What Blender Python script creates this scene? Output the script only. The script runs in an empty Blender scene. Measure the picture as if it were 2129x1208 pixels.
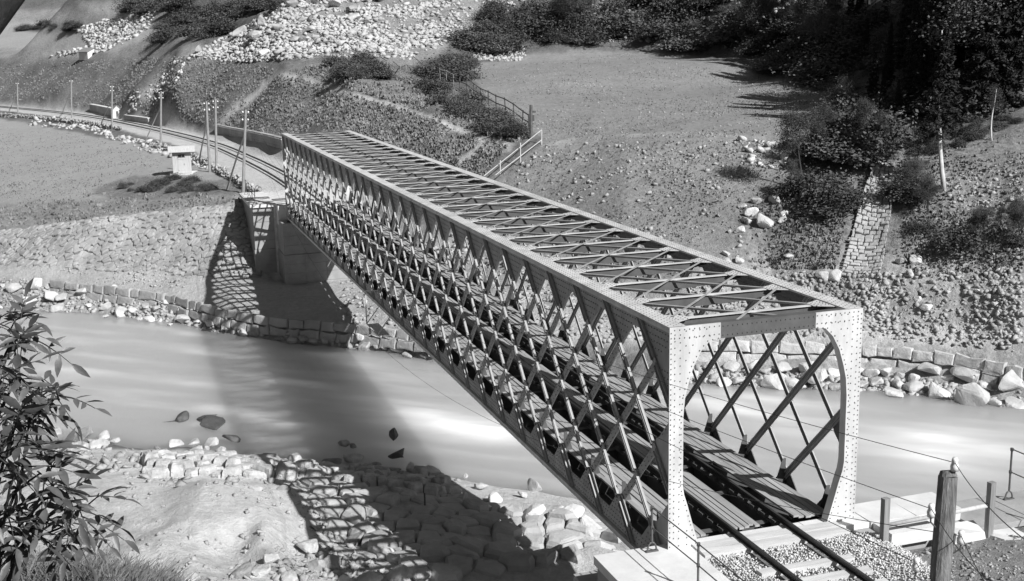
import bpy, bmesh, math, random
import numpy as np
from mathutils import Vector, Matrix
from mathutils.bvhtree import BVHTree
from mathutils.geometry import delaunay_2d_cdt
R = math.radians
rng = np.random.default_rng(7)
random.seed(7)
SC = bpy.context.scene
COL = SC.collection

# ------------------------------------------------------------------ camera
# bridge axis = +x (near portal x=0), y to the left of the bridge, z up (0 = underside of the trusses)
F_PX, CAM = 2477.81, np.array([-24.668, 14.569, 13.227])
YAW, PIT, ROL = -0.315689, -0.208197, -0.020708
_fw = np.array([math.cos(PIT) * math.cos(YAW), math.cos(PIT) * math.sin(YAW), math.sin(PIT)])
_r = np.array([math.sin(YAW), -math.cos(YAW), 0.0]); _u = np.cross(_r, _fw)
RT = math.cos(ROL) * _r + math.sin(ROL) * _u
UP = -math.sin(ROL) * _r + math.cos(ROL) * _u
FW = _fw
CX, CY = 1064.5, 604.0

cam_d = bpy.data.cameras.new('camera'); cam = bpy.data.objects.new('camera', cam_d); COL.objects.link(cam)
M = Matrix.Identity(4)
for i in range(3):
    M[i][0], M[i][1], M[i][2], M[i][3] = RT[i], UP[i], -FW[i], CAM[i]
cam.matrix_world = M
cam_d.sensor_width = 36.0; cam_d.lens = 36.0 * F_PX / 2129.0
cam_d.clip_start = 0.1; cam_d.clip_end = 3000
SC.camera = cam

def rays(px, py):
    px = np.asarray(px, float); py = np.asarray(py, float)
    return FW + RT * ((px - CX) / F_PX)[..., None] + UP * ((CY - py) / F_PX)[..., None]
def at_d(px, py, d): return CAM + rays(px, py) * d          # forward distance d
def at_z(px, py, z):
    r = rays(px, py); return CAM + r * ((z - CAM[2]) / r[..., 2])[..., None]
def project(P):
    d = np.asarray(P, float) - CAM
    z = np.maximum(d @ FW, 0.05)
    return CX + F_PX * (d @ RT) / z, CY - F_PX * (d @ UP) / z, z

# ------------------------------------------------------------------ noise
def _hash(ix, iy, seed):
    h = (ix.astype(np.int64) * 374761393 + iy.astype(np.int64) * 668265263 + seed * 1442695041) & 0x7fffffff
    h = ((h ^ (h >> 13)) * 1274126177) & 0x7fffffff
    return ((h ^ (h >> 16)) & 0xffff) / 65535.0
def vnoise(x, y, seed=0):
    xi = np.floor(x); yi = np.floor(y); fx = x - xi; fy = y - yi
    fx = fx * fx * (3 - 2 * fx); fy = fy * fy * (3 - 2 * fy)
    xi = xi.astype(np.int64); yi = yi.astype(np.int64)
    a = _hash(xi, yi, seed); b = _hash(xi + 1, yi, seed); c = _hash(xi, yi + 1, seed); d = _hash(xi + 1, yi + 1, seed)
    return (a * (1 - fx) + b * fx) * (1 - fy) + (c * (1 - fx) + d * fx) * fy
def fbm(x, y, oct=4, seed=0):
    s = 0; a = 1.0; t = 0
    for o in range(oct):
        s = s + a * vnoise(x, y, seed + o * 17); t += a; a *= .5
        x, y = x * 2.03 + 5.1, y * 2.03 + 3.7
    return s / t - .5

# ------------------------------------------------------------------ materials (the plate is monochrome: neutral greys)
def nd(nt, t, **k):
    n = nt.nodes.new(t)
    for a, b in k.items(): setattr(n, a, b)
    return n
def mat(name, lo, hi, scale=3.0, rough=.85, bump=.0, bscale=20.0, detail=6, metal=0.0, coord='Object', stretch=(1, 1, 1), spec=.3, bdist=.05, perobj=0.0):
    m = bpy.data.materials.new(name); m.use_nodes = True
    nt = m.node_tree; nt.nodes.clear()
    out = nd(nt, 'ShaderNodeOutputMaterial'); b = nd(nt, 'ShaderNodeBsdfPrincipled')
    nt.links.new(b.outputs[0], out.inputs[0])
    tc = nd(nt, 'ShaderNodeTexCoord'); mp = nd(nt, 'ShaderNodeMapping'); mp.inputs['Scale'].default_value = stretch
    nt.links.new(tc.outputs[coord], mp.inputs[0])
    n1 = nd(nt, 'ShaderNodeTexNoise'); n1.inputs['Scale'].default_value = scale; n1.inputs['Detail'].default_value = detail
    n1.inputs['Roughness'].default_value = .65
    nt.links.new(mp.outputs[0], n1.inputs['Vector'])
    mr = nd(nt, 'ShaderNodeMapRange'); mr.inputs[1].default_value = .3; mr.inputs[2].default_value = .7
    mr.inputs[3].default_value = lo; mr.inputs[4].default_value = hi
    nt.links.new(n1.outputs[0], mr.inputs[0])
    val = mr.outputs[0]
    if perobj:
        oi = nd(nt, 'ShaderNodeObjectInfo'); m2 = nd(nt, 'ShaderNodeMapRange')
        m2.inputs[3].default_value = 1 - perobj; m2.inputs[4].default_value = 1 + perobj
        nt.links.new(oi.outputs['Random'], m2.inputs[0])
        mu = nd(nt, 'ShaderNodeMath', operation='MULTIPLY'); nt.links.new(val, mu.inputs[0]); nt.links.new(m2.outputs[0], mu.inputs[1]); val = mu.outputs[0]
    nt.links.new(val, b.inputs['Base Color'])
    b.inputs['Roughness'].default_value = rough; b.inputs['Metallic'].default_value = metal
    b.inputs['Specular IOR Level'].default_value = spec
    if bump:
        n2 = nd(nt, 'ShaderNodeTexNoise'); n2.inputs['Scale'].default_value = bscale; n2.inputs['Detail'].default_value = 8
        n2.inputs['Roughness'].default_value = .7
        nt.links.new(mp.outputs[0], n2.inputs['Vector'])
        bp = nd(nt, 'ShaderNodeBump'); bp.inputs['Strength'].default_value = bump; bp.inputs['Distance'].default_value = bdist
        nt.links.new(n2.outputs[0], bp.inputs['Height']); nt.links.new(bp.outputs[0], b.inputs['Normal'])
    return m
MT = {}
MT['steel'] = mat('painted_steel', .40, .66, 1.6, .55, .2, 30, bdist=.01, stretch=(1, 1, .35))
MT['steel_beam_shade'] = mat('beam_grey_and_truss_shade', .075, .115, 2.0, .5, .1, 30, bdist=.01)  # dark grey for cross beams; on the right truss it stands for shade
MT['rivet'] = mat('rivet_dark', .10, .16, 9, .6)  # rivet heads in a darker grey than the plates
MT['rail'] = mat('rail_steel', .035, .07, 4, .45, metal=.3)
MT['plank'] = mat('weathered_plank', .22, .42, 2.5, .9, .5, 18, stretch=(.12, 1.6, 1.6), bdist=.02)
MT['plank_pale'] = mat('pale_timber', .42, .62, 3.0, .9, .4, 18, stretch=(1.6, .2, 1.6), bdist=.02)
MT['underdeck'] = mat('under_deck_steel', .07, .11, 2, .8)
MT['rock'] = mat('boulder_rock', .26, .58, 1.6, .95, 1.0, 3.5, bdist=.14, perobj=.3)
MT['rock_wet'] = mat('wet_rock', .04, .12, 1.6, .5, .9, 4, bdist=.1, perobj=.2)
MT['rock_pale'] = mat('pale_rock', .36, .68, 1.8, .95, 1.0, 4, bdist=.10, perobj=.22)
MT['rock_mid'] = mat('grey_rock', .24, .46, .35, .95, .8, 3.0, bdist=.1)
MT['scree'] = mat('scree_rock', .30, .56, .25, .95, .6, 1.5, bdist=.1)
MT['paving'] = mat('paving_stone', .30, .50, .7, .95, .9, 5, bdist=.05)
MT['revet'] = mat('revetment_stone', .20, .42, .5, .95, .8, 4, bdist=.06)
MT['masonry'] = mat('cut_masonry', .26, .38, .9, .9, .5, 12, bdist=.03)
MT['masonry_pale'] = mat('pale_masonry', .55, .70, 1.6, .9, .5, 25, bdist=.015)
MT['hill_unseen'] = mat('unseen_dark_slope', .05, .11, .08, .95, .6, .6, coord='Object')
MT['post_wood'] = mat('weathered_post_wood', .07, .30, 3, .95, .9, 9, stretch=(5, 5, .35), bdist=.03)
MT['truss'] = mat('truss_paint_shaded', .24, .38, 1.8, .6, .2, 30, bdist=.01, stretch=(1, 1, .4))  # same paint as the flanges, toned down to put shade into the sides
MT['angle'] = mat('angle_iron_paint', .30, .42, 2.2, .6)
MT['ballast_bed_shade'] = mat('ballast_bed_shade', .14, .26, 9, .95, .8, 25)  # bed darkened to stand for shadow in the gaps between stones
MT['ballast'] = mat('ballast_stone', .40, .72, 2.5, .95)
MT['wood_dark'] = mat('dark_wood', .06, .14, 3, .9, .7, 10, stretch=(4, 4, .4), bdist=.03)
MT['wood_grey'] = mat('grey_wood', .17, .30, 3, .9, .5, 10, stretch=(4, 4, .4), bdist=.02)
MT['wood_pale'] = mat('pale_wood', .38, .52, 3, .9, .4, 10, stretch=(4, 4, .4), bdist=.02)
MT['roof_tin'] = mat('pale_roof_boards', .42, .58, 3, .8, .4, 6, stretch=(.5, 6, 1), bdist=.03)
MT['glass'] = mat('dark_window', .02, .03, 3, .2)
MT['iron'] = mat('iron_rail', .09, .15, 6, .5, metal=.2)
MT['porcelain'] = mat('porcelain', .75, .85, 3, .15, spec=.6)
MT['wire'] = mat('wire', .02, .03, 3, .5)
MT['leaf_near'] = mat('elder_leaf', .035, .12, 9, .42, .2, 14, spec=.5, bdist=.02)
MT['leaf'] = mat('shrub_leaf', .045, .125, .9, .7, spec=.2, perobj=.3)
MT['needle'] = mat('conifer_needles', .016, .05, 1.2, .75, spec=.2, perobj=.25)
MT['bark_dark'] = mat('dark_bark', .025, .09, 3, .95, .9, 12, stretch=(3, 3, .5), bdist=.03)
MT['bark_pale'] = mat('pale_bark', .40, .62, 3, .9, .5, 10, bdist=.02)
MT['tuft'] = mat('grass_tuft', .13, .30, .35, .8, spec=.2)
MT['grass_near'] = mat('near_grass', .07, .20, 2.0, .7, spec=.2)

# ------------------------------------------------------------------ mesh helpers
def new_mesh(name, V, F, mats, smooth=False, mi=None):
    me = bpy.data.meshes.new(name)
    V = np.asarray(V, np.float32)
    if isinstance(F, np.ndarray):
        k = F.shape[1]; n = F.shape[0]
        me.vertices.add(len(V)); me.vertices.foreach_set('co', V.ravel())
        me.loops.add(n * k); me.loops.foreach_set('vertex_index', F.astype(np.int32).ravel())
        me.polygons.add(n)
        me.polygons.foreach_set('loop_start', np.arange(0, n * k, k, dtype=np.int32))
        me.polygons.foreach_set('loop_total', np.full(n, k, np.int32))
        me.update(calc_edges=True)
    else:
        me.from_pydata(V.tolist(), [], F); me.update()
    for m in (mats if isinstance(mats, (list, tuple)) else [mats]): me.materials.append(m)
    if mi is not None: me.polygons.foreach_set('material_index', np.asarray(mi, np.int32))
    if smooth: me.polygons.foreach_set('use_smooth', np.ones(len(me.polygons), bool))
    return me
def link(o, parent=None):
    COL.objects.link(o)
    if parent is not None: o.parent = parent
    return o
def tag(o, label=None, cat=None, group=None, kind=None):
    if label: o['label'] = label
    if cat: o['category'] = cat
    if group: o['group'] = group
    if kind: o['kind'] = kind
    return o
def empty(name, loc=(0, 0, 0), rz=0, parent=None):
    o = bpy.data.objects.new(name, None); o.location = loc; o.rotation_euler.z = rz; o.empty_display_size = .3
    return link(o, parent)
class MB:
    def __init__(s): s.V = []; s.F = []; s.MI = []; s.n = 0
    def add(s, V, F, mi=0):
        V = np.asarray(V, float).reshape(-1, 3); s.V.append(V)
        s.F += [tuple(int(i) + s.n for i in f) for f in F]; s.MI += [mi] * len(F); s.n += len(V)
    def box(s, a, b, mi=0, jit=0):
        a = np.array(a, float); b = np.array(b, float)
        V = np.array([[x, y, z] for z in (a[2], b[2]) for y in (a[1], b[1]) for x in (a[0], b[0])])
        if jit: V = V + rng.uniform(-jit, jit, V.shape)
        s.add(V, [(0, 2, 3, 1), (4, 5, 7, 6), (0, 1, 5, 4), (2, 6, 7, 3), (0, 4, 6, 2), (1, 3, 7, 5)], mi)
    def bar(s, p, q, w, h, up=(0, 0, 1), mi=0, off=(0, 0)):
        # rectangular bar from p to q; w along side, h along up
        p = np.array(p, float); q = np.array(q, float); d = q - p; L = np.linalg.norm(d); d /= L
        up = np.array(up, float); sd = np.cross(d, up); sd /= np.linalg.norm(sd); u = np.cross(sd, d)
        V = []
        for base in (p, q):
            for a, b in ((-1, -1), (1, -1), (1, 1), (-1, 1)):
                V.append(base + sd * (off[0] + a * w / 2) + u * (off[1] + b * h / 2))
        s.add(V, [(0, 1, 2, 3), (7, 6, 5, 4), (0, 4, 5, 1), (1, 5, 6, 2), (2, 6, 7, 3), (3, 7, 4, 0)], mi)
    def tube(s, pts, rad, n=8, mi=0, cap=True):
        pts = np.asarray(pts, float); rad = np.broadcast_to(np.asarray(rad, float), (len(pts),))
        V = []; prev = None
        for i, p in enumerate(pts):
            d = pts[min(i + 1, len(pts) - 1)] - pts[max(i - 1, 0)]; d = d / np.linalg.norm(d)
            if prev is None:
                a = np.cross(d, [0, 0, 1]); a = a if np.linalg.norm(a) > .05 else np.cross(d, [1, 0, 0])
            else: a = prev - d * (prev @ d)
            a /= np.linalg.norm(a); prev = a; b = np.cross(d, a)
            for k in range(n):
                t = 2 * math.pi * k / n; V.append(p + rad[i] * (math.cos(t) * a + math.sin(t) * b))
        F = []
        for i in range(len(pts) - 1):
            for k in range(n):
                k2 = (k + 1) % n; F.append((i * n + k, i * n + k2, (i + 1) * n + k2, (i + 1) * n + k))
        if cap: F += [tuple(range(n - 1, -1, -1)), tuple(range((len(pts) - 1) * n, len(pts) * n))]
        s.add(V, F, mi)
    def prism(s, poly, o, u, v, w, mi=0):
        # polygon (a,b) in plane o + a*u + b*v extruded by vector w
        o = np.array(o, float); u = np.array(u, float); v = np.array(v, float); w = np.array(w, float)
        n = len(poly); A = np.array([o + a * u + b * v for a, b in poly]); B = A + w
        F = [tuple(range(n)), tuple(range(2 * n - 1, n - 1, -1))]
        F += [(i + n, (i + 1) % n + n, (i + 1) % n, i) for i in range(n)]
        s.add(np.vstack([A, B]), F, mi)
    def rivets(s, P, nrm, r=.022, h=.016, mi=1):
        P = np.asarray(P, float).reshape(-1, 3)
        if not len(P): return
        nrm = np.array(nrm, float); nrm /= np.linalg.norm(nrm)
        a = np.cross(nrm, [.3, .5, .8]); a /= np.linalg.norm(a); b = np.cross(nrm, a)
        ring = [math.cos(t) * a + math.sin(t) * b for t in np.arange(6) * math.pi / 3]
        T = np.array([r * c for c in ring] + [r * .55 * c + h * nrm for c in ring])
        F0 = [(6, 7, 8, 9, 10, 11)] + [(i, (i + 1) % 6, (i + 1) % 6 + 6, i + 6) for i in range(6)]
        for p in P: s.add(T + p, F0, mi)
    def obj(s, name, mats, parent=None, smooth=False, origin=None):
        V = np.vstack(s.V)
        o = bpy.data.objects.new(name, None)
        if origin is not None: V = V - np.array(origin)
        me = new_mesh(name, V, s.F, mats, smooth, s.MI if len(set(s.MI)) > 1 else None)
        bpy.data.objects.remove(o)
        o = bpy.data.objects.new(name, me)
        if origin is not None: o.location = origin
        return link(o, parent)
def bm_fix(me):
    bm = bmesh.new(); bm.from_mesh(me); bmesh.ops.recalc_face_normals(bm, faces=bm.faces); bm.to_mesh(me); bm.free()

def inpoly(px, py, poly):
    px = np.asarray(px); py = np.asarray(py); r = np.zeros(px.shape, bool); n = len(poly)
    for i in range(n):
        x1, y1 = poly[i]; x2, y2 = poly[(i + 1) % n]
        c = ((y1 > py) != (y2 > py))
        with np.errstate(divide='ignore', invalid='ignore'):
            xi = (x2 - x1) * (py - y1) / (y2 - y1 + 1e-12) + x1
        r ^= c & (px < xi)
    return r

# ------------------------------------------------------------------ terrain
WZ = -6.85                                       # water level
cols = {
 -260: ([(650, -6.95), (578, -5.0), (556, -4.7), (490, 108), (410, 130), (310, 178), (252, .75), (240, .95), (216, 1.05)], [(208, 295), (135, 315), (110, 330), (40, 390), (0, 410)]),
 0: ([(645, -6.95), (568, -5.1), (545, -4.7), (480, 105.5), (400, 127.6), (300, 174.5), (247, .75), (237, .95), (212, 1.05)], [(205, 272), (130, 290), (112, 300), (60, 350), (0, 380)]),
 200: ([(658, -6.95), (590, -5.1), (563, -4.7), (455, 101), (350, 134.8), (300, 160), (268, .75), (255, .95), (233, 1.05)], [(226, 225), (125, 245), (110, 265), (75, 320), (30, 350), (0, 370)]),
 370: ([(676, -6.95), (612, -5.2), (572, -4.7), (437, 100), (365, 120), (318, .8), (305, .95), (268, 1.05)], [(260, 172), (170, 183), (120, 192), (90, 215), (40, 240), (0, 260)]),
 480: ([(697, -6.95), (642, -5.3), (576, -4.7), (425, 99.6), (395, 105.9), (365, .8), (345, .95), (281, 1.12)], [(200, 170), (125, 182), (110, 190), (50, 215), (0, 235)]),
 590: ([(708, -6.95), (660, -5.4)], [(280, 144), (225, 149), (152, 156), (120, 172), (60, 180), (0, 192)]),
 740: ([(722, -6.95), (672, -5.4), (645, -4.9)], [(300, 121), (265, 124), (200, 131), (185, 134), (135, 150), (115, 160), (60, 178), (0, 196)]),
 900: ([(742, -6.95), (690, -5.2), (662, -4.8)], [(360, 101), (300, 106), (242, 112), (205, 125), (160, 148), (125, 162), (90, 170), (0, 192)]),
 1010: ([(757, -6.95), (700, -5.1), (675, -4.8)], [(370, 96), (290, 101.5), (240, 113), (190, 133), (130, 168), (115, 172), (60, 182), (0, 195)]),
 1130: ([(768, -6.95), (705, -5.0), (680, -4.8)], [(550, 84), (400, 92), (310, 97.5), (295, 99), (220, 120), (130, 168), (108, 175), (60, 182), (0, 194)]),
 1300: ([(788, -6.95), (705, -5.0), (685, -4.8)], [(600, 77.5), (450, 84.5), (330, 91.5), (285, 96), (200, 127), (108, 175), (60, 183), (0, 192)]),
 1450: ([(802, -6.95), (705, -5.0), (680, -4.8)], [(620, 75), (450, 83), (330, 90), (280, 94), (200, 121), (120, 165), (60, 174), (0, 185)]),
 1600: ([(810, -6.95), (708, -5.0), (680, -4.8)], [(620, 73.5), (450, 81.5), (330, 88.5), (281, 92), (220, 112), (165, 138), (120, 147), (60, 156), (0, 164)]),
 1750: ([(816, -6.95), (712, -5.0), (688, -4.8)], [(620, 72.5), (560, 75.5), (450, 80), (330, 87), (282, 90), (205, 118), (150, 126), (80, 134), (0, 143)]),
 1850: ([(823, -6.95), (718, -5.0), (695, -4.8)], [(600, 73), (450, 79), (335, 86), (250, 96), (150, 110), (60, 122), (0, 130)]),
 2000: ([(838, -6.95), (735, -5.0), (704, -4.8)], [(600, 71), (450, 77), (350, 82), (270, 88), (180, 98), (90, 110), (0, 120)]),
 2129: ([(853, -6.95), (760, -5.1), (725, -4.8)], [(600, 69), (450, 75), (350, 80), (265, 86), (180, 95), (90, 106), (0, 115)]),
 2450: ([(900, -6.95), (810, -5.1), (770, -4.8)], [(600, 65), (450, 71), (350, 76), (265, 82), (180, 91), (90, 102), (0, 111)]),
}
PTS = []; LINES = {}
def P3(p): PTS.append(tuple(float(v) for v in p)); return len(PTS) - 1
for cx in sorted(cols):
    zs, ds = cols[cx]
    w = at_z(cx, zs[0][0], -6.95); hv = CAM[:2] - w[:2]; hv = hv / np.linalg.norm(hv) * 2.6; P3((w[0] + hv[0], w[1] + hv[1], -8.4))
    for j, (py, z) in enumerate(zs):
        k = P3(at_z(cx, py, z) if z < 20 else at_d(cx, py, z))
        if j < 2: LINES.setdefault(j, []).append(k)
        if j == 1 and cx > 120: q = A_ = np.array(PTS[k]); P3((q[0] + hv[0] / 2.6 * .95, q[1] + hv[1] / 2.6 * .95, -6.3))
    for py, d in ds: q = at_d(cx, py, d); P3(q)
    h = np.array([rays(cx, 0)[0], rays(cx, 0)[1], 0]); h /= np.linalg.norm(h)
    P3(q + h * 60 + [0, 0, 34]); P3(q + h * 150 + [0, 0, 92])
# track formation (level 0.7) and embankment by the far abutment
TRK = [(-34, 0), (-20, 0), (0, 0), (67.6, 0), (78, -.05), (88, .1), (99, .6), (111, 1.4), (129.8, 3.1), (153, 7.0), (180, 12.6), (204, 18.4), (230, 27.0), (259, 38.4), (300, 55)]
for x, y in TRK[5:]:
    for s in (-2.6, 0, 2.6): P3((x - s * .15, y + s, .72))
for p in [(77.6, 4.6, .6), (74, -5.5, .6), (69.6, 5.3, -4.7), (69.6, 3.0, -4.8), (69.6, 0, -4.8), (69.6, -3.0, -4.6), (66, 4.2, -4.85), (63.5, -3.8, -4.9), (69.2, -6, -3.0), (72, -8, .9), (65.5, 7.5, -4.8), (74.2, 6.9, -.9), (77, -3.4, .75)]: P3(p)
# near bank
near_w = [(-260, 930), (-60, 915), (100, 908), (240, 916), (300, 928), (335, 912), (400, 915), (490, 938), (540, 952), (620, 952), (720, 966), (820, 968), (950, 988), (1050, 1008), (1130, 996), (1240, 1040)]
for px, py in near_w:
    q = at_z(px, py, -6.95); P3(q); hv = q[:2] - CAM[:2]; hv = hv / np.linalg.norm(hv) * 2.6; P3((q[0] + hv[0], q[1] + hv[1], -8.3))
for p in [(20.5, -5, -6.95), (17.5, -12, -6.95), (13, -20, -6.95), (3, -36, -6.95), (-20, -66, -6.95)]: P3(p); P3((p[0] + 2.5, p[1] - 1.5, -8.3))
for px, py, z in [(-260, 975, -5.2), (-60, 960, -5.3), (60, 955, -5.6), (150, 942, -6.0), (250, 962, -5.6), (330, 1005, -5.1), (430, 988, -3.85), (430, 1008, -5.3), (355, 1022, -5.3), (520, 1014, -5.6), (340, 1012, -4.6), (560, 1002, -4.9), (480, 1168, -4.6), (620, 1168, -5.0), (400, 1112, -3.7), (545, 1115, -3.85), (560, 988, -5.7), (640, 1012, -5.8), (400, 1060, -3.7),
                  (550, 1060, -4.0), (640, 1085, -5.1), (340, 1120, -3.7), (620, 1150, -4.7), (450, 1208, -3.2), (600, 1208, -3.9), (700, 1130, -5.4), (720, 1208, -4.7),
                  (800, 1060, -5.7), (900, 1045, -5.9), (1050, 1055, -6.1), (1190, 1078, -6.0), (900, 1130, -5.3), (1000, 1165, -5.1), (1150, 1140, -5.2), (1230, 1120, -5.1),
                  (1010, 1200, -5.9), (1150, 1185, -6.2), (1235, 1150, -6.2)]:
    P3(at_z(px, py, z))
for p in [(11, -3, -5.2), (11, -8, -5.6), (6, -7, -5.2), (6, 2, -6.2), (3, 6, -6.2), (3, 10, -5.0), (-3, 8, -4.5), (-3, 5.2, -3.5), (-10, 5, -1.2), (-18, 5, .3),
          (-34, 2.6, .7), (-20, 2.6, .7), (-10, 2.6, .7), (-2, 3, .6), (-2, -2.6, .68), (-10, -2.6, .68), (-20, -2.6, .7), (-34, -2.8, .7), (-1, 0, .68), (-1.3, -3, .62), (-1.3, -6, .55), (-3, -9, .5), (0, -9, .3),
          (2.0, -4, -2.5), (2.0, -9, -3.0), (6, -14, -4.5), (-8, -8, .9), (-10, -14, 2.0), (-5, -16, 0), (-20, -14, 5), (-34, -14, 8), (-14, 3, .8)]: P3(p)
for px, prof in [(-260, [(6, 10.0), (13, 7.6), (20, 2.6), (28, -2.0), (35, -3.6)]), (0, [(6, 10.0), (10, 8.85), (13.2, 7.65), (20, 2.6), (28, -2.2), (35, -3.7)]), (160, [(6, 10.0), (10, 8.8), (13.6, 7.35), (20, 2.4), (28, -2.4), (35, -3.7)]),
                 (330, [(5, 10.0), (9, 8.7), (12.6, 7.45), (20, 1.6), (28, -2.6), (34, -3.8)]), (480, [(5, 9.8), (9, 8.2), (12, 6.4), (20, 1.0), (28, -3.2), (34, -4.0)]),
                 (760, [(5, 9.8), (10, 6.4), (15, 3.2), (20, .6), (25, -2.0), (30, -4.2)]), (1060, [(5, 9.6), (10, 6.2), (15, 3.0), (20, .4), (24, -1.6)]), (1400, [(5, 9.4), (10, 6.0), (15, 2.8)]), (1700, [(5, 9.3), (10, 5.2)]), (2129, [(5, 9.3), (10, 5.6), (16, 2.4)]), (2500, [(5, 9.3), (10, 6.0), (16, 3.2)])]:
    for d, z in prof:
        r = rays(px, 700); r = r / np.linalg.norm(r[:2]); P3((CAM[0] + r[0] * d, CAM[1] + r[1] * d, z))
P3((CAM[0], CAM[1], 11.5)); P3((-60, 40, 16)); P3((-60, -30, 14)); P3((-60, 14, 18)); P3((-20, 60, 8)); P3((30, 60, -3)); P3((-40, -60, 12)); P3((20, 40, -4.2))
A = np.array(PTS)
res = delaunay_2d_cdt([Vector((p[0], p[1])) for p in A], [], [], 0, 1e-4)
v2, tris, orig = res[0], res[2], res[3]
Vt = [(v.x, v.y, A[orig[i][0]][2]) for i, v in enumerate(v2)]
BV = BVHTree.FromPolygons([Vector(v) for v in Vt], [tuple(t) for t in tris])
# polar sheet of ground about the photographer's knoll: fine near, coarse far
NA, ND = 880, 760
az = YAW + np.linspace(R(40), R(-40), NA)
dist = np.concatenate([[0.0], np.geomspace(2.5, 480, ND - 1)])
GX = CAM[0] + dist[:, None] * np.cos(az)[None, :]; GY = CAM[1] + dist[:, None] * np.sin(az)[None, :]
GZ = np.empty_like(GX); dn = Vector((0, 0, -1))
for i in range(ND):
    row = GZ[i]
    for j in range(NA):
        h = BV.ray_cast(Vector((GX[i, j], GY[i, j], 500)), dn)
        row[j] = h[0].z if h[0] is not None else np.nan
for i in range(ND):                              # fill outside the hull with the nearest inner value
    r = GZ[i]; b = np.isnan(r)
    if b.all(): GZ[i] = GZ[i - 1]
    elif b.any(): r[b] = np.interp(np.flatnonzero(b), np.flatnonzero(~b), r[~b])
def blur(Z, n):
    for _ in range(n):
        Z[1:-1] = .25 * Z[:-2] + .5 * Z[1:-1] + .25 * Z[2:]
        Z[:, 1:-1] = .25 * Z[:, :-2] + .5 * Z[:, 1:-1] + .25 * Z[:, 2:]
    return Z
GZ = blur(GZ, 6)
PX, PY, PD = project(np.stack([GX, GY, GZ], -1).reshape(-1, 3)); PX = PX.reshape(GX.shape); PY = PY.reshape(GX.shape); PD = PD.reshape(GX.shape)
# ground cover regions: polygon (picture outline of the plot of ground), albedo, mottle, roughness of the ground (m)
jx = PX + 60 * fbm(GX / 3.0, GY / 3.0, 3, 5) * np.clip(60 / PD, .2, 1); jy = PY + 34 * fbm(GX / 3.0 + 40, GY / 3.0, 3, 9) * np.clip(60 / PD, .2, 1)
ALB = np.full(GX.shape, .16); VAR = np.full(GX.shape, .5); AMP = np.full(GX.shape, .12); FIN = np.full(GX.shape, .5)
REG = []
def region(poly, alb, var, amp, fin=.5, jit=True):
    m = inpoly(jx, jy, poly) if jit else inpoly(PX, PY, poly)
    ALB[m], VAR[m], AMP[m], FIN[m] = alb, var, amp, fin
far = PD > 60
region([(-400, -900), (2600, -900), (2600, 330), (-400, 330)], .13, .6, .25)                       # wooded hills
region([(-400, 130), (600, 130), (600, 330), (-400, 330)], .155, .6, .16)                         # grassy cutting slope
region([(-400, 20), (420, 20), (420, 124), (-400, 126)], .24, .6, .15)                             # terrace
region([(-400, 40), (150, 45), (235, 80), (200, 95), (30, 100), (-400, 100)], .32, .2, .05)         # upper meadow
region([(30, 55), (170, 52), (170, 64), (30, 66)], .10, .4, .1)
region([(150, 5), (330, 0), (300, 40), (330, 70), (230, 108), (60, 125), (90, 105), (200, 90), (260, 50)], .38, .5, .25)   # loose stones
region([(380, 115), (540, 40), (560, -60), (1100, -60), (1040, 30), (930, 95), (860, 140), (690, 120), (560, 128), (430, 125)], .24, .5, .35)     # scree
region([(560, 130), (700, 125), (880, 150), (1010, 215), (1120, 290), (1010, 300), (880, 235), (740, 190), (580, 160)], .20, .6, .18)
region([(560, 155), (1060, 300), (1010, 380), (700, 380), (560, 300), (440, 262)], .165, .6, .15)   # slope under the path
region([(960, 140), (1100, 112), (1300, 104), (1450, 116), (1620, 165), (1745, 195), (1745, 275), (1710, 290), (1300, 290), (1140, 300), (1040, 232)], .255, .35, .05)   # ploughed field
region([(1130, 292), (1720, 285), (1680, 330), (1640, 360), (1560, 420), (1530, 520), (1560, 580), (1440, 640), (1010, 480), (1010, 372)], .25, .45, .10)  # bank below the field
region([(1530, 440), (1700, 380), (1790, 330), (2140, 250), (2600, 250), (2600, 560), (1500, 600)], .22, .7, .25)
region([(1430, 560), (1600, 540), (2600, 540), (2600, 720), (1430, 700)], .34, .6, .25)             # rubble foot
region([(1380, 670), (2600, 690), (2600, 760), (1380, 712)], .50, .3, .06)                          # bench
region([(1380, 700), (2600, 740), (2600, 960), (1380, 850)], .34, .5, .25)
region([(-400, 300), (0, 245), (230, 290), (330, 308), (540, 392), (530, 420), (470, 430), (200, 460), (-400, 500)], .33, .2, .05)   # left field
region([(190, 395), (280, 365), (360, 368), (500, 375), (520, 400), (460, 412), (230, 418)], .19, .6, .10)
region([(-400, 455), (100, 420), (480, 405), (500, 425), (250, 452), (-400, 498)], .26, .5, .10)
region([(-400, 480), (0, 480), (470, 425), (560, 420), (560, 600), (-400, 560)], .34, .4, .1)
region([(-400, 545), (0, 540), (400, 570), (700, 590), (860, 640), (860, 720), (560, 668), (300, 615), (0, 575), (-400, 575)], .42, .25, .05)  # sandy bench
region([(-400, 572), (0, 572), (300, 612), (560, 665), (900, 730), (900, 780), (-400, 700)], .34, .5, .25)
region([(600, 440), (1000, 480), (1450, 640), (1450, 720), (850, 740), (690, 600)], .36, .45, .2)
trk_d = np.full(GX.shape, 1e9)
for (ax, ay), (bx, by) in zip(TRK[:-1], TRK[1:]):
    t = np.clip(((GX - ax) * (bx - ax) + (GY - ay) * (by - ay)) / ((bx - ax) ** 2 + (by - ay) ** 2), 0, 1)
    trk_d = np.minimum(trk_d, np.hypot(GX - ax - t * (bx - ax), GY - ay - t * (by - ay)))
mtrk = (trk_d < 3.7 + 1.2 * fbm(GX, GY, 2, 3)) & (GX > 68); ALB[mtrk], VAR[mtrk], AMP[mtrk], FIN[mtrk] = .50, .25, .03, 1
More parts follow.
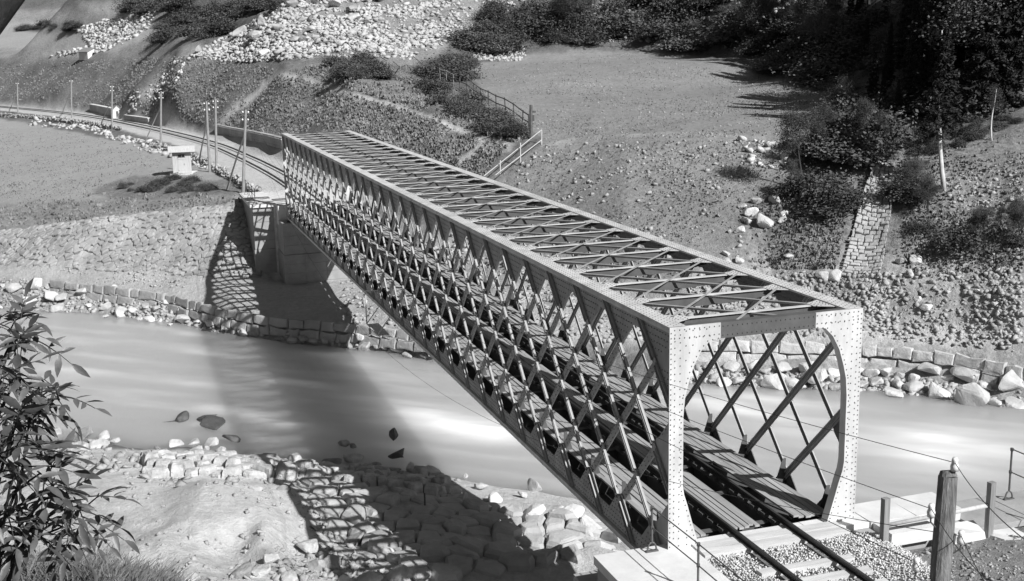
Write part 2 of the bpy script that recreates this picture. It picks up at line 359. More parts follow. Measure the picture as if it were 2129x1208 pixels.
region([(365, 262), (470, 278), (610, 300), (610, 350), (500, 300), (440, 285)], .40, .25, .03)
def path(pts, w, alb=.55):
    m = np.zeros(GX.shape, bool)
    for (x1, y1), (x2, y2) in zip(pts[:-1], pts[1:]):
        ex, ey = x2 - x1, y2 - y1; qx = PX + 5 * fbm(GX / 1.5, GY / 1.5, 2, 8); qy = PY + 5 * fbm(GX / 1.5 + 9, GY / 1.5, 2, 8)
        t = np.clip(((qx - x1) * ex + (qy - y1) * ey) / (ex * ex + ey * ey), 0, 1)
        m |= np.hypot(qx - x1 - t * ex, qy - y1 - t * ey) < w
    m &= far; ALB[m], VAR[m], AMP[m] = alb, .12, .02
path([(575, 150), (610, 163), (680, 183), (740, 200), (800, 218), (880, 240), (940, 265), (1000, 290), (1060, 306)], 5.5)
path([(1010, 294), (985, 320), (950, 345), (930, 356)], 6.5)
path([(570, 160), (530, 200), (480, 238), (455, 262)], 5.0)
path([(375, 120), (350, 160), (320, 185), (290, 205), (250, 235)], 9, .34)
path([(1140, 300), (1195, 288)], 3, .42)
path([(1200, 288), (1350, 277), (1500, 279), (1640, 287), (1710, 283)], 1.2, .38)
path([(1720, 10), (1700, 40), (1725, 65), (1700, 90), (1730, 130), (1750, 155)], 11)
nb = (PD < 60)
def regn(poly, *a):
    m = inpoly(jx, jy, poly) & nb; ALB[m], VAR[m], AMP[m], FIN[m] = a
ALB[nb], VAR[nb], AMP[nb] = .45, .4, .18
regn([(-400, 880), (640, 930), (1300, 1000), (1300, 1500), (-400, 1500)], .52, .3, .14, .5)
regn([(250, 980), (600, 960), (680, 1050), (640, 1160), (250, 1180)], .56, .25, .08, 1)       # sand mound
m = inpoly(jx, jy, [(260, 1075), (640, 1075), (680, 1200), (250, 1200)]) & nb; AMP[m] = .22
m = (PD < 21) & (PX < 1300); ALB[m], VAR[m], AMP[m] = .10, .4, .06                              # grassy knoll
m = (GX < 3) & (GY < 4) & (PD < 50) & (GX > -40); ALB[m], VAR[m], AMP[m] = .24, .5, .07
n_big = fbm(GX / 4.0, GY / 4.0, 4, 21); n_mid = fbm(GX / .9, GY / .9, 3, 31)
AMP = blur(AMP, 3)
keep = np.clip((trk_d - 2.6) / 1.5, 0.05, 1)
GZ = GZ + AMP * (2.4 * n_big + 1.4 * n_mid) * keep
wt = np.clip((4.6 - trk_d) / 1.6, 0, 1) * (GX > 78.5); GZ = GZ * (1 - wt) + .80 * wt
ALB = blur(ALB, 1); VAR = blur(VAR, 1)
idx = np.arange(ND * NA).reshape(ND, NA)
Fq = np.stack([idx[:-1, :-1], idx[:-1, 1:], idx[1:, 1:], idx[1:, :-1]], -1).reshape(-1, 4)[:, ::-1]
VG = np.stack([GX, GY, GZ], -1).reshape(-1, 3)
def ground_material():
    m = bpy.data.materials.new('ground'); m.use_nodes = True; nt = m.node_tree; nt.nodes.clear()
    out = nd(nt, 'ShaderNodeOutputMaterial'); b = nd(nt, 'ShaderNodeBsdfPrincipled'); nt.links.new(b.outputs[0], out.inputs[0])
    geo = nd(nt, 'ShaderNodeNewGeometry')
    def at(n): a = nd(nt, 'ShaderNodeAttribute'); a.attribute_name = n; return a.outputs['Fac']
    def noise(s, det=7, ro=.7):
        n = nd(nt, 'ShaderNodeTexNoise'); n.inputs['Scale'].default_value = s; n.inputs['Detail'].default_value = det; n.inputs['Roughness'].default_value = ro
        nt.links.new(geo.outputs['Position'], n.inputs['Vector']); return n.outputs[0]
    def mth(op, a, c):
        n = nd(nt, 'ShaderNodeMath', operation=op)
        for i, v in enumerate((a, c)):
            if isinstance(v, (int, float)): n.inputs[i].default_value = v
            else: nt.links.new(v, n.inputs[i])
        return n.outputs[0]
    nn = mth('ADD', mth('MULTIPLY', mth('ADD', mth('MULTIPLY', noise(.35), .55), mth('MULTIPLY', noise(.09), .45)), .9), mth('MULTIPLY', noise(2.6), 1.1))
    nn = mth('MULTIPLY', mth('SUBTRACT', nn, 1.0), 3.2)
    k = mth('ADD', mth('MULTIPLY', nn, at('mottle')), 1.0)
    k = mth('MAXIMUM', k, .3)
    nt.links.new(mth('MULTIPLY', k, at('albedo')), b.inputs['Base Color'])
    b.inputs['Roughness'].default_value = .95; b.inputs['Specular IOR Level'].default_value = .15
    bp = nd(nt, 'ShaderNodeBump'); bp.inputs['Strength'].default_value = .8; bp.inputs['Distance'].default_value = .28
    nt.links.new(mth('ADD', noise(1.6, 8, .75), mth('MULTIPLY', noise(7.0, 6, .7), .4)), bp.inputs['Height']); nt.links.new(bp.outputs[0], b.inputs['Normal'])
    return m
MT['ground'] = ground_material()
def sheet(name, i0, i1):
    fm = (np.arange(ND - 1)[:, None] >= i0) & (np.arange(ND - 1)[:, None] < i1) & np.ones((1, NA - 1), bool)
    F = Fq[fm.ravel()]; u, inv = np.unique(F, return_inverse=True); F = inv.reshape(-1, 4)
    me = new_mesh(name, VG[u], F, MT['ground'], True)
    for n, arr in (('albedo', ALB), ('mottle', VAR)):
        a = me.attributes.new(n, 'FLOAT', 'POINT'); a.data.foreach_set('value', arr.ravel()[u].astype(np.float32))
    o = link(bpy.data.objects.new(name, me)); o['kind'] = 'structure'; return o
i_mid = int(np.searchsorted(dist, 62)); i_far = int(np.searchsorted(dist, 122))
sheet('near_bank', 0, i_mid); sheet('far_bank', i_mid, i_far); sheet('hillside', i_far, ND - 1)

# unseen valley slopes round the photographer, added to shut out some sky light
az2 = np.linspace(YAW + R(40), YAW + R(320), 120); d2 = np.concatenate([[0.0], np.geomspace(2.5, 480, 70)])
A2, D2 = np.meshgrid(az2, d2); hx = CAM[0] + D2 * np.cos(A2); hy = CAM[1] + D2 * np.sin(A2)
opn = lambda c: np.exp(-(np.angle(np.exp(1j * (A2 - c))) / R(17)) ** 2)
rise = 11.4 + .40 * np.maximum(D2 - 8, 0) ** 1.0
low = np.where(D2 < 9, 11.4 - .3 * D2, np.maximum(8.7 - .6 * (D2 - 9), -7.9))
kk = np.clip(opn(R(49)) + opn(R(-118)) + .8 * opn(YAW + R(41)) + .8 * opn(YAW - R(41)), 0, 1)
rise = np.where(hy < 6, np.minimum(rise, np.maximum(.6 + .40 * np.maximum(D2 - 90, 0), 11.4 - 1.0 * D2)) , rise)
hz_ = rise * (1 - kk) + low * kk + np.clip(D2 / 60, 0, 1) * 5 * fbm(hx / 25, hy / 25, 4, 77)
i2 = np.arange(hx.size).reshape(hx.shape); F2 = np.stack([i2[:-1, :-1], i2[:-1, 1:], i2[1:, 1:], i2[1:, :-1]], -1).reshape(-1, 4)
me = new_mesh('unseen_valley_side', np.stack([hx, hy, hz_], -1).reshape(-1, 3), F2, MT['hill_unseen'], True); o = link(bpy.data.objects.new('unseen_valley_side', me)); o['kind'] = 'structure'
def gz(x, y):                                     # height of the ground sheet
    x = np.asarray(x, float); y = np.asarray(y, float)
    a = np.arctan2(y - CAM[1], x - CAM[0]); d = np.hypot(x - CAM[0], y - CAM[1])
    j = np.clip((az[0] - a) / (az[0] - az[-1]) * (NA - 1), 0, NA - 1.001)
    i = np.clip(np.interp(d, dist, np.arange(ND)), 0, ND - 1.001)
    i0 = i.astype(int); j0 = j.astype(int); fi = i - i0; fj = j - j0
    return (GZ[i0, j0] * (1 - fi) + GZ[i0 + 1, j0] * fi) * (1 - fj) + (GZ[i0, j0 + 1] * (1 - fi) + GZ[i0 + 1, j0 + 1] * fi) * fj
def on_ground(px, py, dmin=3.0, dmax=460):        # where a line of sight meets the ground sheet
    px = np.atleast_1d(np.asarray(px, float)); py = np.atleast_1d(np.asarray(py, float))
    r = rays(px, py); ds = np.geomspace(dmin, dmax, 900); outp = np.full((len(px), 3), np.nan)
    for s in range(0, len(px), 2000):
        q = CAM + r[s:s + 2000, None, :] * ds[None, :, None]
        below = q[..., 2] < np.maximum(gz(q[..., 0], q[..., 1]), -99)
        hit = below.argmax(1); ok = below.any(1) & (hit > 0)
        lo = ds[np.maximum(hit - 1, 0)]; hi = ds[hit]
        for _ in range(8):
            mid = (lo + hi) / 2; qq = CAM + r[s:s + 2000] * mid[:, None]; b = qq[:, 2] < gz(qq[:, 0], qq[:, 1])
            hi = np.where(b, mid, hi); lo = np.where(b, lo, mid)
        o = CAM + r[s:s + 2000] * hi[:, None]; o[~ok] = np.nan; outp[s:s + 2000] = o
    return outp
def g1(px, py, **k): return on_ground([px], [py], **k)[0]
def sample(poly, n, **k):
    poly = [(float(a), float(b)) for a, b in poly]; xs = [a for a, _ in poly]; ys = [b for _, b in poly]
    px = rng.uniform(min(xs), max(xs), n * 4); py = rng.uniform(min(ys), max(ys), n * 4)
    m = inpoly(px, py, poly); px, py = px[m][:n], py[m][:n]
    P = on_ground(px, py, **k); return P[~np.isnan(P[:, 0])]
#@@PART2@@
# ------------------------------------------------------------------ world, sun
SUN = np.array([1.15, .56, -1.0]); SUN /= np.linalg.norm(SUN)
w = bpy.data.worlds.new('World'); SC.world = w; w.use_nodes = True; nt = w.node_tree; nt.nodes.clear()
sky = nd(nt, 'ShaderNodeTexSky'); sky.sky_type = 'NISHITA'; sky.sun_disc = False
elev = math.asin(-SUN[2]); sky.sun_elevation = elev; sky.sun_rotation = math.atan2(-SUN[0], -SUN[1])
bw = nd(nt, 'ShaderNodeRGBToBW'); bg = nd(nt, 'ShaderNodeBackground'); bg.inputs[1].default_value = .050
wo = nd(nt, 'ShaderNodeOutputWorld')
nt.links.new(sky.outputs[0], bw.inputs[0]); nt.links.new(bw.outputs[0], bg.inputs[0]); nt.links.new(bg.outputs[0], wo.inputs[0])
sl = bpy.data.lights.new('sun', 'SUN'); sl.energy = 5.0; sl.angle = R(.5); so = link(bpy.data.objects.new('sun', sl))
so.rotation_mode = 'QUATERNION'; so.rotation_quaternion = Vector(SUN).to_track_quat('-Z', 'Y'); so.location = (-30, -30, 60)
SC.view_settings.view_transform = 'Standard'; SC.view_settings.look = 'None'; SC.view_settings.gamma = 1; SC.view_settings.exposure = .36

# ------------------------------------------------------------------ river
fl = np.array([.66, .75]); fl /= np.linalg.norm(fl); fn = np.array([-fl[1], fl[0]])
fo = [(400, 695, 1.6, .5, .5), (430, 735, 3, .5, .3), (690, 740, 2.6, .8, .7), (740, 760, 2.2, .7, .5), (420, 800, 4, .5, .35), (640, 800, 2.5, .5, .5), (560, 790, 3, .4, .35), (150, 770, 5, .5, .3),
      (530, 865, 2.2, .7, .6), (600, 885, 3, .5, .5), (450, 850, 1.6, .6, .5), (440, 885, 1.2, .5, .6), (930, 890, 4.5, 1.5, .6), (880, 860, 4, 1.0, .6), (1010, 900, 3, .8, .7), (830, 930, 2.5, .5, .4), (800, 880, 2.0, .6, .4),
      (1600, 830, 4, .6, .6), (1560, 860, 4, .6, .6), (1950, 915, 2.6, 1.7, .55), (1940, 955, 2.6, 1.8, .5), (1890, 900, 3, .9, .2), (1500, 840, 3, .8, .5), (2090, 940, 1.5, 1.0, .4), (1650, 900, 3, .9, .3), (560, 915, 2, .5, .3), (760, 830, 2, .7, .3)]  # foam patches; the broad pale ones far right are painted sky glare
nx, ny = 420, 200
ss = np.linspace(-110, 170, nx); tt = np.linspace(-32, 34, ny)
Sg, Tg = np.meshgrid(ss, tt, indexing='ij')
wc = np.array([40, -2]); WX = wc[0] + Sg * fl[0] + Tg * fn[0]; WY = wc[1] + Sg * fl[1] + Tg * fn[1]
foam_glare = np.zeros_like(WX)
for px, py, L, W_, k in fo:
    q = at_z(px, py, WZ); a = (WX - q[0]) * fl[0] + (WY - q[1]) * fl[1]; b = (WX - q[0]) * fn[0] + (WY - q[1]) * fn[1]
    b = b + .5 * fbm(WX / 2.5, WY / 2.5, 2, 4) + .05 * a
    foam_glare += k * np.exp(-(a / L) ** 2 - (b / (W_ * 1.3)) ** 2) * (.75 + 1.2 * (fbm(a / 2.2, b / .5, 3, 6)))
foam_glare += .30 * np.clip(fbm(Sg / 6, Tg / 1.1, 4, 12) * 2.0, 0, 1) + .10
foam_glare = np.clip(foam_glare, 0, 1.2)
WZg = WZ + .16 * fbm(Sg / 2.5, Tg / .9, 3, 2) + .10 * foam_glare
idw = np.arange(nx * ny).reshape(nx, ny)
Fw = np.stack([idw[:-1, :-1], idw[1:, :-1], idw[1:, 1:], idw[:-1, 1:]], -1).reshape(-1, 4)
m = bpy.data.materials.new('river_water'); m.use_nodes = True; nt = m.node_tree; b = nt.nodes['Principled BSDF']
b.subsurface_method = 'BURLEY'; b.inputs['Subsurface Weight'].default_value = 1.0; b.inputs['Subsurface Radius'].default_value = (1, 1, 1); b.inputs['Subsurface Scale'].default_value = 9.0
at = nd(nt, 'ShaderNodeAttribute'); at.attribute_name = 'foam_glare'
mr = nd(nt, 'ShaderNodeMapRange'); mr.inputs[1].default_value = 0; mr.inputs[2].default_value = 1.0; mr.inputs[3].default_value = .35; mr.inputs[4].default_value = .85
nt.links.new(at.outputs['Fac'], mr.inputs[0]); nt.links.new(mr.outputs[0], b.inputs['Base Color'])
mr2 = nd(nt, 'ShaderNodeMapRange'); mr2.inputs[3].default_value = .28; mr2.inputs[4].default_value = .8
nt.links.new(at.outputs['Fac'], mr2.inputs[0]); nt.links.new(mr2.outputs[0], b.inputs['Roughness'])
geo = nd(nt, 'ShaderNodeNewGeometry'); mp = nd(nt, 'ShaderNodeMapping'); mp.inputs['Rotation'].default_value = (0, 0, -math.atan2(fl[1], fl[0])); mp.inputs['Scale'].default_value = (.35, 1.3, 1)
n2 = nd(nt, 'ShaderNodeTexNoise'); n2.inputs['Scale'].default_value = 1.3; n2.inputs['Detail'].default_value = 4
bp = nd(nt, 'ShaderNodeBump'); bp.inputs['Strength'].default_value = .25; bp.inputs['Distance'].default_value = .15
nt.links.new(geo.outputs['Position'], mp.inputs[0]); nt.links.new(mp.outputs[0], n2.inputs['Vector']); nt.links.new(n2.outputs[0], bp.inputs['Height']); nt.links.new(bp.outputs[0], b.inputs['Normal'])
me = new_mesh('river', np.stack([WX, WY, WZg], -1).reshape(-1, 3), Fw, m, True)
a = me.attributes.new('foam_glare', 'FLOAT', 'POINT'); a.data.foreach_set('value', foam_glare.ravel().astype(np.float32))
o = link(bpy.data.objects.new('river', me)); o['kind'] = 'structure'

# ------------------------------------------------------------------ the lattice bridge
PAN, X0, NP = 2.193, .95, 30
LB = 2 * X0 + NP * PAN; H = 6.52; YO, YI, YW = 2.64, 2.20, 2.54     # outer / inner flange edge, web plane
br = empty('lattice_bridge')
tag(br, 'long riveted steel lattice truss railway bridge crossing the river', 'railway bridge')
SR = [MT['steel'], MT['rivet']]
nodes = [X0 + k * PAN for k in range(NP + 1)]
for s in (1, -1):                                                   # s=+1 left truss
    mb = MB()
    ya, yb = sorted((s * YI, s * YO)); yw = s * YW
    mb.box((0.03, ya, H - .05), (LB - .03, yb, H))
    # web plate with hanging teeth
    zt = H - .05; poly = [(0.02, zt), (0.02, 4.35), (.42, 4.75), (X0 + .02, 5.42), (X0 + .16, 5.42)]
    for k in range(NP):
        a, b2 = nodes[k], nodes[k + 1]
        poly += [(a + .86, 6.08), (b2 - .84, 6.08)]
        if k < NP - 1: poly += [(b2 - .12, 5.42), (b2 + .12, 5.42)]
    poly += [(nodes[-1] - .16, 5.42), (nodes[-1] - .02, 5.42), (LB - .42, 4.75), (LB - .02, 4.35), (LB - .02, zt)]
    # as separate quads so that no concave polygon is needed
    V, F = [], []
    PLI = 3 if s > 0 else 2  # right truss plates take the dark grey as painted shade
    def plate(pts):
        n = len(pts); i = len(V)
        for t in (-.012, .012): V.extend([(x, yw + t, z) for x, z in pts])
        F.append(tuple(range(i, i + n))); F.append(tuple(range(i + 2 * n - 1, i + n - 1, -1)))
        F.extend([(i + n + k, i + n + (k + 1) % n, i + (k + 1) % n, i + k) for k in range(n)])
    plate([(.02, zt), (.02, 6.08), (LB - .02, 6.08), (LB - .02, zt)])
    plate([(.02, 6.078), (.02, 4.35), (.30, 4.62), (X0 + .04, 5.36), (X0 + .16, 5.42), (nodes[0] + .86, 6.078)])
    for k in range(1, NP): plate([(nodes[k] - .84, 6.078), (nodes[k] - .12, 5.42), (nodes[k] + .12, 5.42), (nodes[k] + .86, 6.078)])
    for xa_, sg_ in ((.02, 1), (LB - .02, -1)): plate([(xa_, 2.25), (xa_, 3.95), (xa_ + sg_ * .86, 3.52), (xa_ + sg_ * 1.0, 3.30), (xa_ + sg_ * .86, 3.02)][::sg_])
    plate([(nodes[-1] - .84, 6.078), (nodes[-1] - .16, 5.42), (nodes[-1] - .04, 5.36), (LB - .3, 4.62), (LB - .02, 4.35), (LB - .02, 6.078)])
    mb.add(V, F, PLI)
    mb.bar((0.03, yw + s * .055, H - .10), (LB - .03, yw + s * .055, H - .10), .09, .09)
    # rivets on the flange and the web
    xs = np.arange(.12, 30, .17)
    P = [(x + (.08 if i % 2 else 0), s * y, H) for x in xs for i, y in enumerate((2.26, 2.37, 2.48, 2.59))]
    mb.rivets(P, (0, 0, 1), .018, .012)
    sd = 1 if s > 0 else 1
    P = []
    for x in np.arange(.15, 36, .16):
        for z in np.arange(4.5, 6.40, .16):
            k = round((x - X0) / PAN); dx = abs(x - nodes[max(k, 0)])
            if z > 6.12 or dx < .80 - (6.08 - z) * 1.1: P.append((x + (.08 if int(z / .16) % 2 else 0), yw + .012, z))
    for z in np.arange(4.7, 5.5, .16):
        for x in np.arange(.12, X0, .15):
            if z > 4.5 + x * .95: P.append((x, yw + .012, z))
    mb.rivets(P, (0, 1, 0))
    o = mb.obj('top_chord', SR + [MT['steel_beam_shade'], MT['truss']], br); 
    # bottom chord
    mb = MB(); V, F = [], []
    mb.box((0.03, ya, 0), (LB - .03, yb, .05))
    plate([(.02, .05), (LB - .02, .05), (LB - .02, .58), (.02, .58)])
    plate([(.02, .582), (nodes[0] + .80, .582), (nodes[0] + .16, 1.26), (X0 - .1, 1.34), (.30, 1.95), (.02, 2.2)])
    for k in range(1, NP): plate([(nodes[k] - .74, .582), (nodes[k] + .74, .582), (nodes[k] + .13, 1.22), (nodes[k] - .13, 1.22)])
    plate([(nodes[-1] - .74, .582), (LB - .02, .582), (LB - .02, 2.0), (LB - .3, 1.72), (nodes[-1] + .2, 1.22), (nodes[-1] - .13, 1.22)])
    mb.add(V, F, PLI)
    mb.bar((0.03, yw + s * .055, .10), (LB - .03, yw + s * .055, .10), .09, .09)
    P = []
    for x in np.arange(.15, 36, .16):
        for z in np.arange(.12, 1.2, .14):
            k = round((x - X0) / PAN); dx = abs(x - nodes[max(k, 0)])
            if z < .56 or dx < .68 - (z - .58) * 1.0: P.append((x + (.08 if int(z / .14) % 2 else 0), yw + .012, z))
    mb.rivets(P, (0, 1, 0))
    mb.obj('bottom_chord', SR + [MT['steel_beam_shade'], MT['truss']], br)
# lattice bars; each flat bar carries a pair of angle ribs on the outer face
bars = []
for s in (1, -1):
    yw = s * YW
    for kind in (0, 1):                                             # 0: top far -> bottom near, 1: top near -> bottom far
        for k in range(-4, NP + 4):
            xt = nodes[0] + PAN * (k + .5)                          # x at z = 6.55
            xb = xt - 3 * PAN if kind == 0 else xt + 3 * PAN        # x at z = -.03
            x1, z1, x2, z2 = xt, 6.55, xb, -.03
            def clip(t): return x1 + (x2 - x1) * t, z1 + (z2 - z1) * t
            t0, t1 = .012, .975
            lo, hi = .06, LB - .06
            for q in (lo, hi):
                t = (q - x1) / (x2 - x1)
                if 0 < t < 1:
                    inside0 = lo <= x1 <= hi
                    if inside0: t1 = min(t1, t)
                    else: t0 = max(t0, t)
            if not (lo <= clip((t0 + t1) / 2)[0] <= hi) or t1 - t0 < .12: continue
            bars.append((s, kind, k, clip(t0), clip(t1), yw))
bars.sort(key=lambda q: (q[3][0] + q[4][0]) / 2 - (30 if q[0] > 0 else 0) * .1)
def bar_mesh(mb, q):
    s, kind, k, (xa, za), (xb, zb), yw = q
    d = np.array([xb - xa, 0, zb - za]); L = np.linalg.norm(d); d /= L
    pa, pb = np.array([xa, 0, za]), np.array([xb, 0, zb])
    upd = np.array([-d[2], 0, d[0]]); upd = upd if upd[2] > 0 else -upd
    nrm = np.array([0, 1, 0]) * s
    if kind == 0:
        y0 = yw + s * .028
        if s < 0: mb.bar(pa + [0, y0, 0], pb + [0, y0, 0], .02, .15, upd, 1); mb.bar(pa + [0, y0, 0] + upd * .083, pb + [0, y0, 0] + upd * .083, .034, .014, upd, 3)  # inner face darkened as painted shade, paler strip for its sunlit edge
        else:
            for o_ in (-.060, .060): mb.bar(pa + [0, y0, 0] + upd * o_, pb + [0, y0, 0] + upd * o_, .016, .05, upd)
        # ribs, broken at the crossings by dark cover plates
        cuts = []
        for j in range(0, 7):
            zc = 6.55 - (j) * PAN / 2
            cuts.append((za - zc) / (za - zb) * L)
        cuts = sorted(c for c in cuts if .3 < c < L - .3)
        e = [0] + cuts + [L]
        for i in range(len(e) - 1):
            a0 = e[i] + (.085 if i else .02); a1 = e[i + 1] - (.085 if i < len(e) - 2 else .02)
            for o_ in ((-.076, .076) if s > 0 else ()):
                rd = .050
                p, q2 = pa + d * a0 + [0, y0 + s * (.010 + rd / 2), 0] + upd * o_, pa + d * a1 + [0, y0 + s * (.010 + rd / 2), 0] + upd * o_
                mb.bar(p, q2, rd, .014, upd, 3)
        for c in cuts:
            p = pa + d * c + [0, y0 + s * .012, 0]
            mb.bar(p - d * .082, p + d * .082, .02, .19, upd, 0 if s > 0 else 1)
            if xa < 34: mb.rivets([p + d * u * .09 + upd * v * .07 + nrm * .01 for u in (-1, 1) for v in (-1, 1)], nrm, mi=2)
        if (xa + xb) / 2 < 34:
            mb.rivets([pa + d * t + upd * .056 + [0, y0 + s * .01, 0] for t in np.arange(.2, L, .19)], nrm, .014, mi=2)
    else:
        y0 = yw - s * .03
        mi1 = 0 if s > 0 else 1; mb.bar(pa + [0, y0, 0], pb + [0, y0, 0], .02, .22, upd, mi1)  # right truss bars carry the same painted shade
        mb.bar(pa + [0, y0 - s * .035, 0] + upd * .05, pb + [0, y0 - s * .035, 0] + upd * .05, .05, .02, upd, mi1)
        mb.bar(pa + [0, y0 - s * .035, 0] - upd * .06, pb + [0, y0 - s * .035, 0] - upd * .06, .05, .02, upd, mi1)
        if (xa + xb) / 2 < 30 and s > 0:
            mb.rivets([pa + d * t + [0, y0 + s * .01, 0] + upd * o_ for t in np.arange(.2, L, .25) for o_ in (-.06, .06)], nrm, .02, mi=2)
MT['bar_shade'] = MT['steel_beam_shade']
BM3 = [MT['truss'], MT['steel_beam_shade'], MT['rivet'], MT['angle'], MT['steel']]
for q in bars[:98]:
    mb = MB(); bar_mesh(mb, q); mb.obj('lattice_bar', BM3, br)
mb = MB()
for q in bars[98:]: bar_mesh(mb, q)
o = mb.obj('far_lattice', BM3, br); o['kind'] = 'stuff'
# portal frames
def arc_open():
    return [(1.30, 6.14), (1.58, 6.10), (1.80, 5.88), (2.0, 5.52), (2.13, 5.12), (2.22, 4.76), (2.26, 4.3), (2.26, 2.55), (2.22, 2.3), (2.13, 2.03), (1.98, 1.5), (1.83, 1.0), (1.72, .7), (1.66, 0.0)]
for xn, sg in ((0, -1), (LB, 1)):
    pf = MB()
    for s in (1, -1):
        oc = arc_open(); 
        # column plate split into quads between the outer edge and the curved inner edge
        V, F = [], []
        x_a, x_b = xn, xn - sg * .03
        pts = [(1.30, H)] + oc
        for (y, z) in pts: V += [(x_a, s * y, z), (x_b, s * y, z)]
        outs = [(YO, H if i == 0 else (pts[i][1] if i > 0 else H)) for i in range(len(pts))]
        n0 = len(V)
        for (y, z) in outs: V += [(x_a, s * y, z), (x_b, s * y, z)]
        for i in range(len(pts) - 1):
            a, b2, c, d2 = 2 * i, 2 * i + 2, n0 + 2 * i + 2, n0 + 2 * i
            F += [(a, b2, c, d2), (a + 1, d2 + 1, c + 1, b2 + 1), (a, a + 1, b2 + 1, b2), (d2, c, c + 1, d2 + 1)]
        pf.add(V, F)
        ya, yb = sorted((s * (YI + .0), s * (YO)))
        # angle on the outside edge and inner lip
        pf.box((min(xn - sg * .031, xn - sg * .30), min(s * 2.615, s * YO), 0.06), (max(xn - sg * .031, xn - sg * .30), max(s * 2.615, s * YO), 4.30 if s > 0 else 6.4)) if s < 0 else None
        # inner flange following the opening
        for i in range(len(oc) - 2):
            (y1, z1), (y2, z2) = oc[i], oc[i + 1]
            pf.add([(xn - sg * .031, s * y1, z1), (xn - sg * .031, s * y2, z2), (xn - sg * .26, s * y2, z2), (xn - sg * .26, s * y1, z1),
                    (xn - sg * .031, s * (y1 + .015), z1), (xn - sg * .031, s * (y2 + .015), z2), (xn - sg * .26, s * (y2 + .015), z2), (xn - sg * .26, s * (y1 + .015), z1)],
                   [(0, 1, 2, 3), (7, 6, 5, 4), (0, 4, 5, 1), (2, 6, 7, 3), (1, 5, 6, 2), (0, 3, 7, 4)])
        if sg < 0:
            P = []
            for z in np.arange(1.0, 6.45, .125): P += [(xn, s * 2.60, z)]
            for z in np.arange(1.0, 6.40, .16): P += [(xn, s * 2.50, z + .05)]
            for z in np.arange(1.0, 6.4, .19): P += [(xn, s * 2.36, z)]
            for i in range(len(oc) - 1):
                (y1, z1), (y2, z2) = oc[i], oc[i + 1]; L = math.hypot(y2 - y1, z2 - z1)
                for t in np.arange(0, 1, .15 / L): P.append((xn, s * (y1 + (y2 - y1) * t + .06), z1 + (z2 - z1) * t))
            for z in np.arange(4.6, 6.4, .18):
                for y in np.arange(1.4, 2.3, .18):
                    yo = np.interp(z, [p_[1] for p_ in oc[::-1]], [p_[0] for p_ in oc[::-1]])
                    if y > yo + .16: P.append((xn, s * (y + (.09 if int(z / .18) % 2 else 0)), z))
            for z in np.arange(1.0, 2.1, .18):
                for y in np.arange(1.6, 2.3, .18):
                    yo = np.interp(z, [p_[1] for p_ in oc[::-1]], [p_[0] for p_ in oc[::-1]])
                    if y > yo + .16: P.append((xn, s * y, z))
            for y in np.arange(1.34, 2.6, .13): P += [(xn, s * y, 6.44), (xn, s * y, 6.24)]
            pf.rivets(P, (sg, 0, 0), .019, .016)
    o = pf.obj('portal_frame', SR, br); bm_fix(o.data)
    pb_ = MB(); x1, x2 = sorted((xn - sg * .006, xn - sg * .028))
    pb_.box((x1, -1.298, 6.13), (x2, 1.298, H - .004))
    xx = sorted((xn - sg * .03, xn - sg * .24)); pb_.box((xx[0], -2.19, H - .03), (xx[1], 2.19, H - .006)); pb_.box((xx[0], -1.29, 6.13), (xx[1], 1.29, 6.145))
    if sg < 0: pb_.rivets([(xn + .006, y, z) for y in np.arange(-1.24, 1.28, .13) for z in (6.21, 6.43)], (-1, 0, 0), .02, .02, 1)
    pb_.obj('portal_beam', [MT['steel_beam_shade'], MT['steel_beam_shade']], br)
# top struts and wind bracing
for k, x in enumerate(nodes):
    mb = MB(); n = 12; ys = np.linspace(-2.2, 2.2, n + 1)
    for i in range(n):
        za = H - .06 - (.09 + .17 * (1 - (ys[i] / 2.2) ** 2)); zb = H - .06 - (.09 + .17 * (1 - (ys[i + 1] / 2.2) ** 2))
        mb.add([(x + t, yy, zz) for t in (-.008, .008) for yy, zz in ((ys[i], H - .06), (ys[i + 1], H - .06), (ys[i + 1], zb), (ys[i], za))],
               [(0, 1, 2, 3), (7, 6, 5, 4), (0, 4, 5, 1), (2, 6, 7, 3)], 2)
        mb.bar((x, ys[i], za), (x, ys[i + 1], zb), .13, .016, mi=2)
    mb.box((x - .075, -2.2, H - .06), (x + .075, 2.2, H - .042))
    for s in (1, -1):
        mb.add([(x - .42, s * 2.2, H - .040), (x + .42, s * 2.2, H - .040), (x + .16, s * 1.72, H - .040), (x - .16, s * 1.72, H - .040),
                (x - .42, s * 2.2, H - .028), (x + .42, s * 2.2, H - .028), (x + .16, s * 1.72, H - .028), (x - .16, s * 1.72, H - .028)],
               [(3, 2, 1, 0), (4, 5, 6, 7), (0, 1, 5, 4), (1, 2, 6, 5), (2, 3, 7, 6), (3, 0, 4, 7)])
        if x < 34: mb.rivets([(x + dx, s * yy, H - .028) for dx in (-.2, -.07, .07, .2) for yy in (1.8, 1.92, 2.05, 2.14)], (0, 0, 1), .02)
    o = mb.obj('top_strut', [MT['steel'], MT['rivet'], MT['steel_beam_shade']], br); bm_fix(o.data)
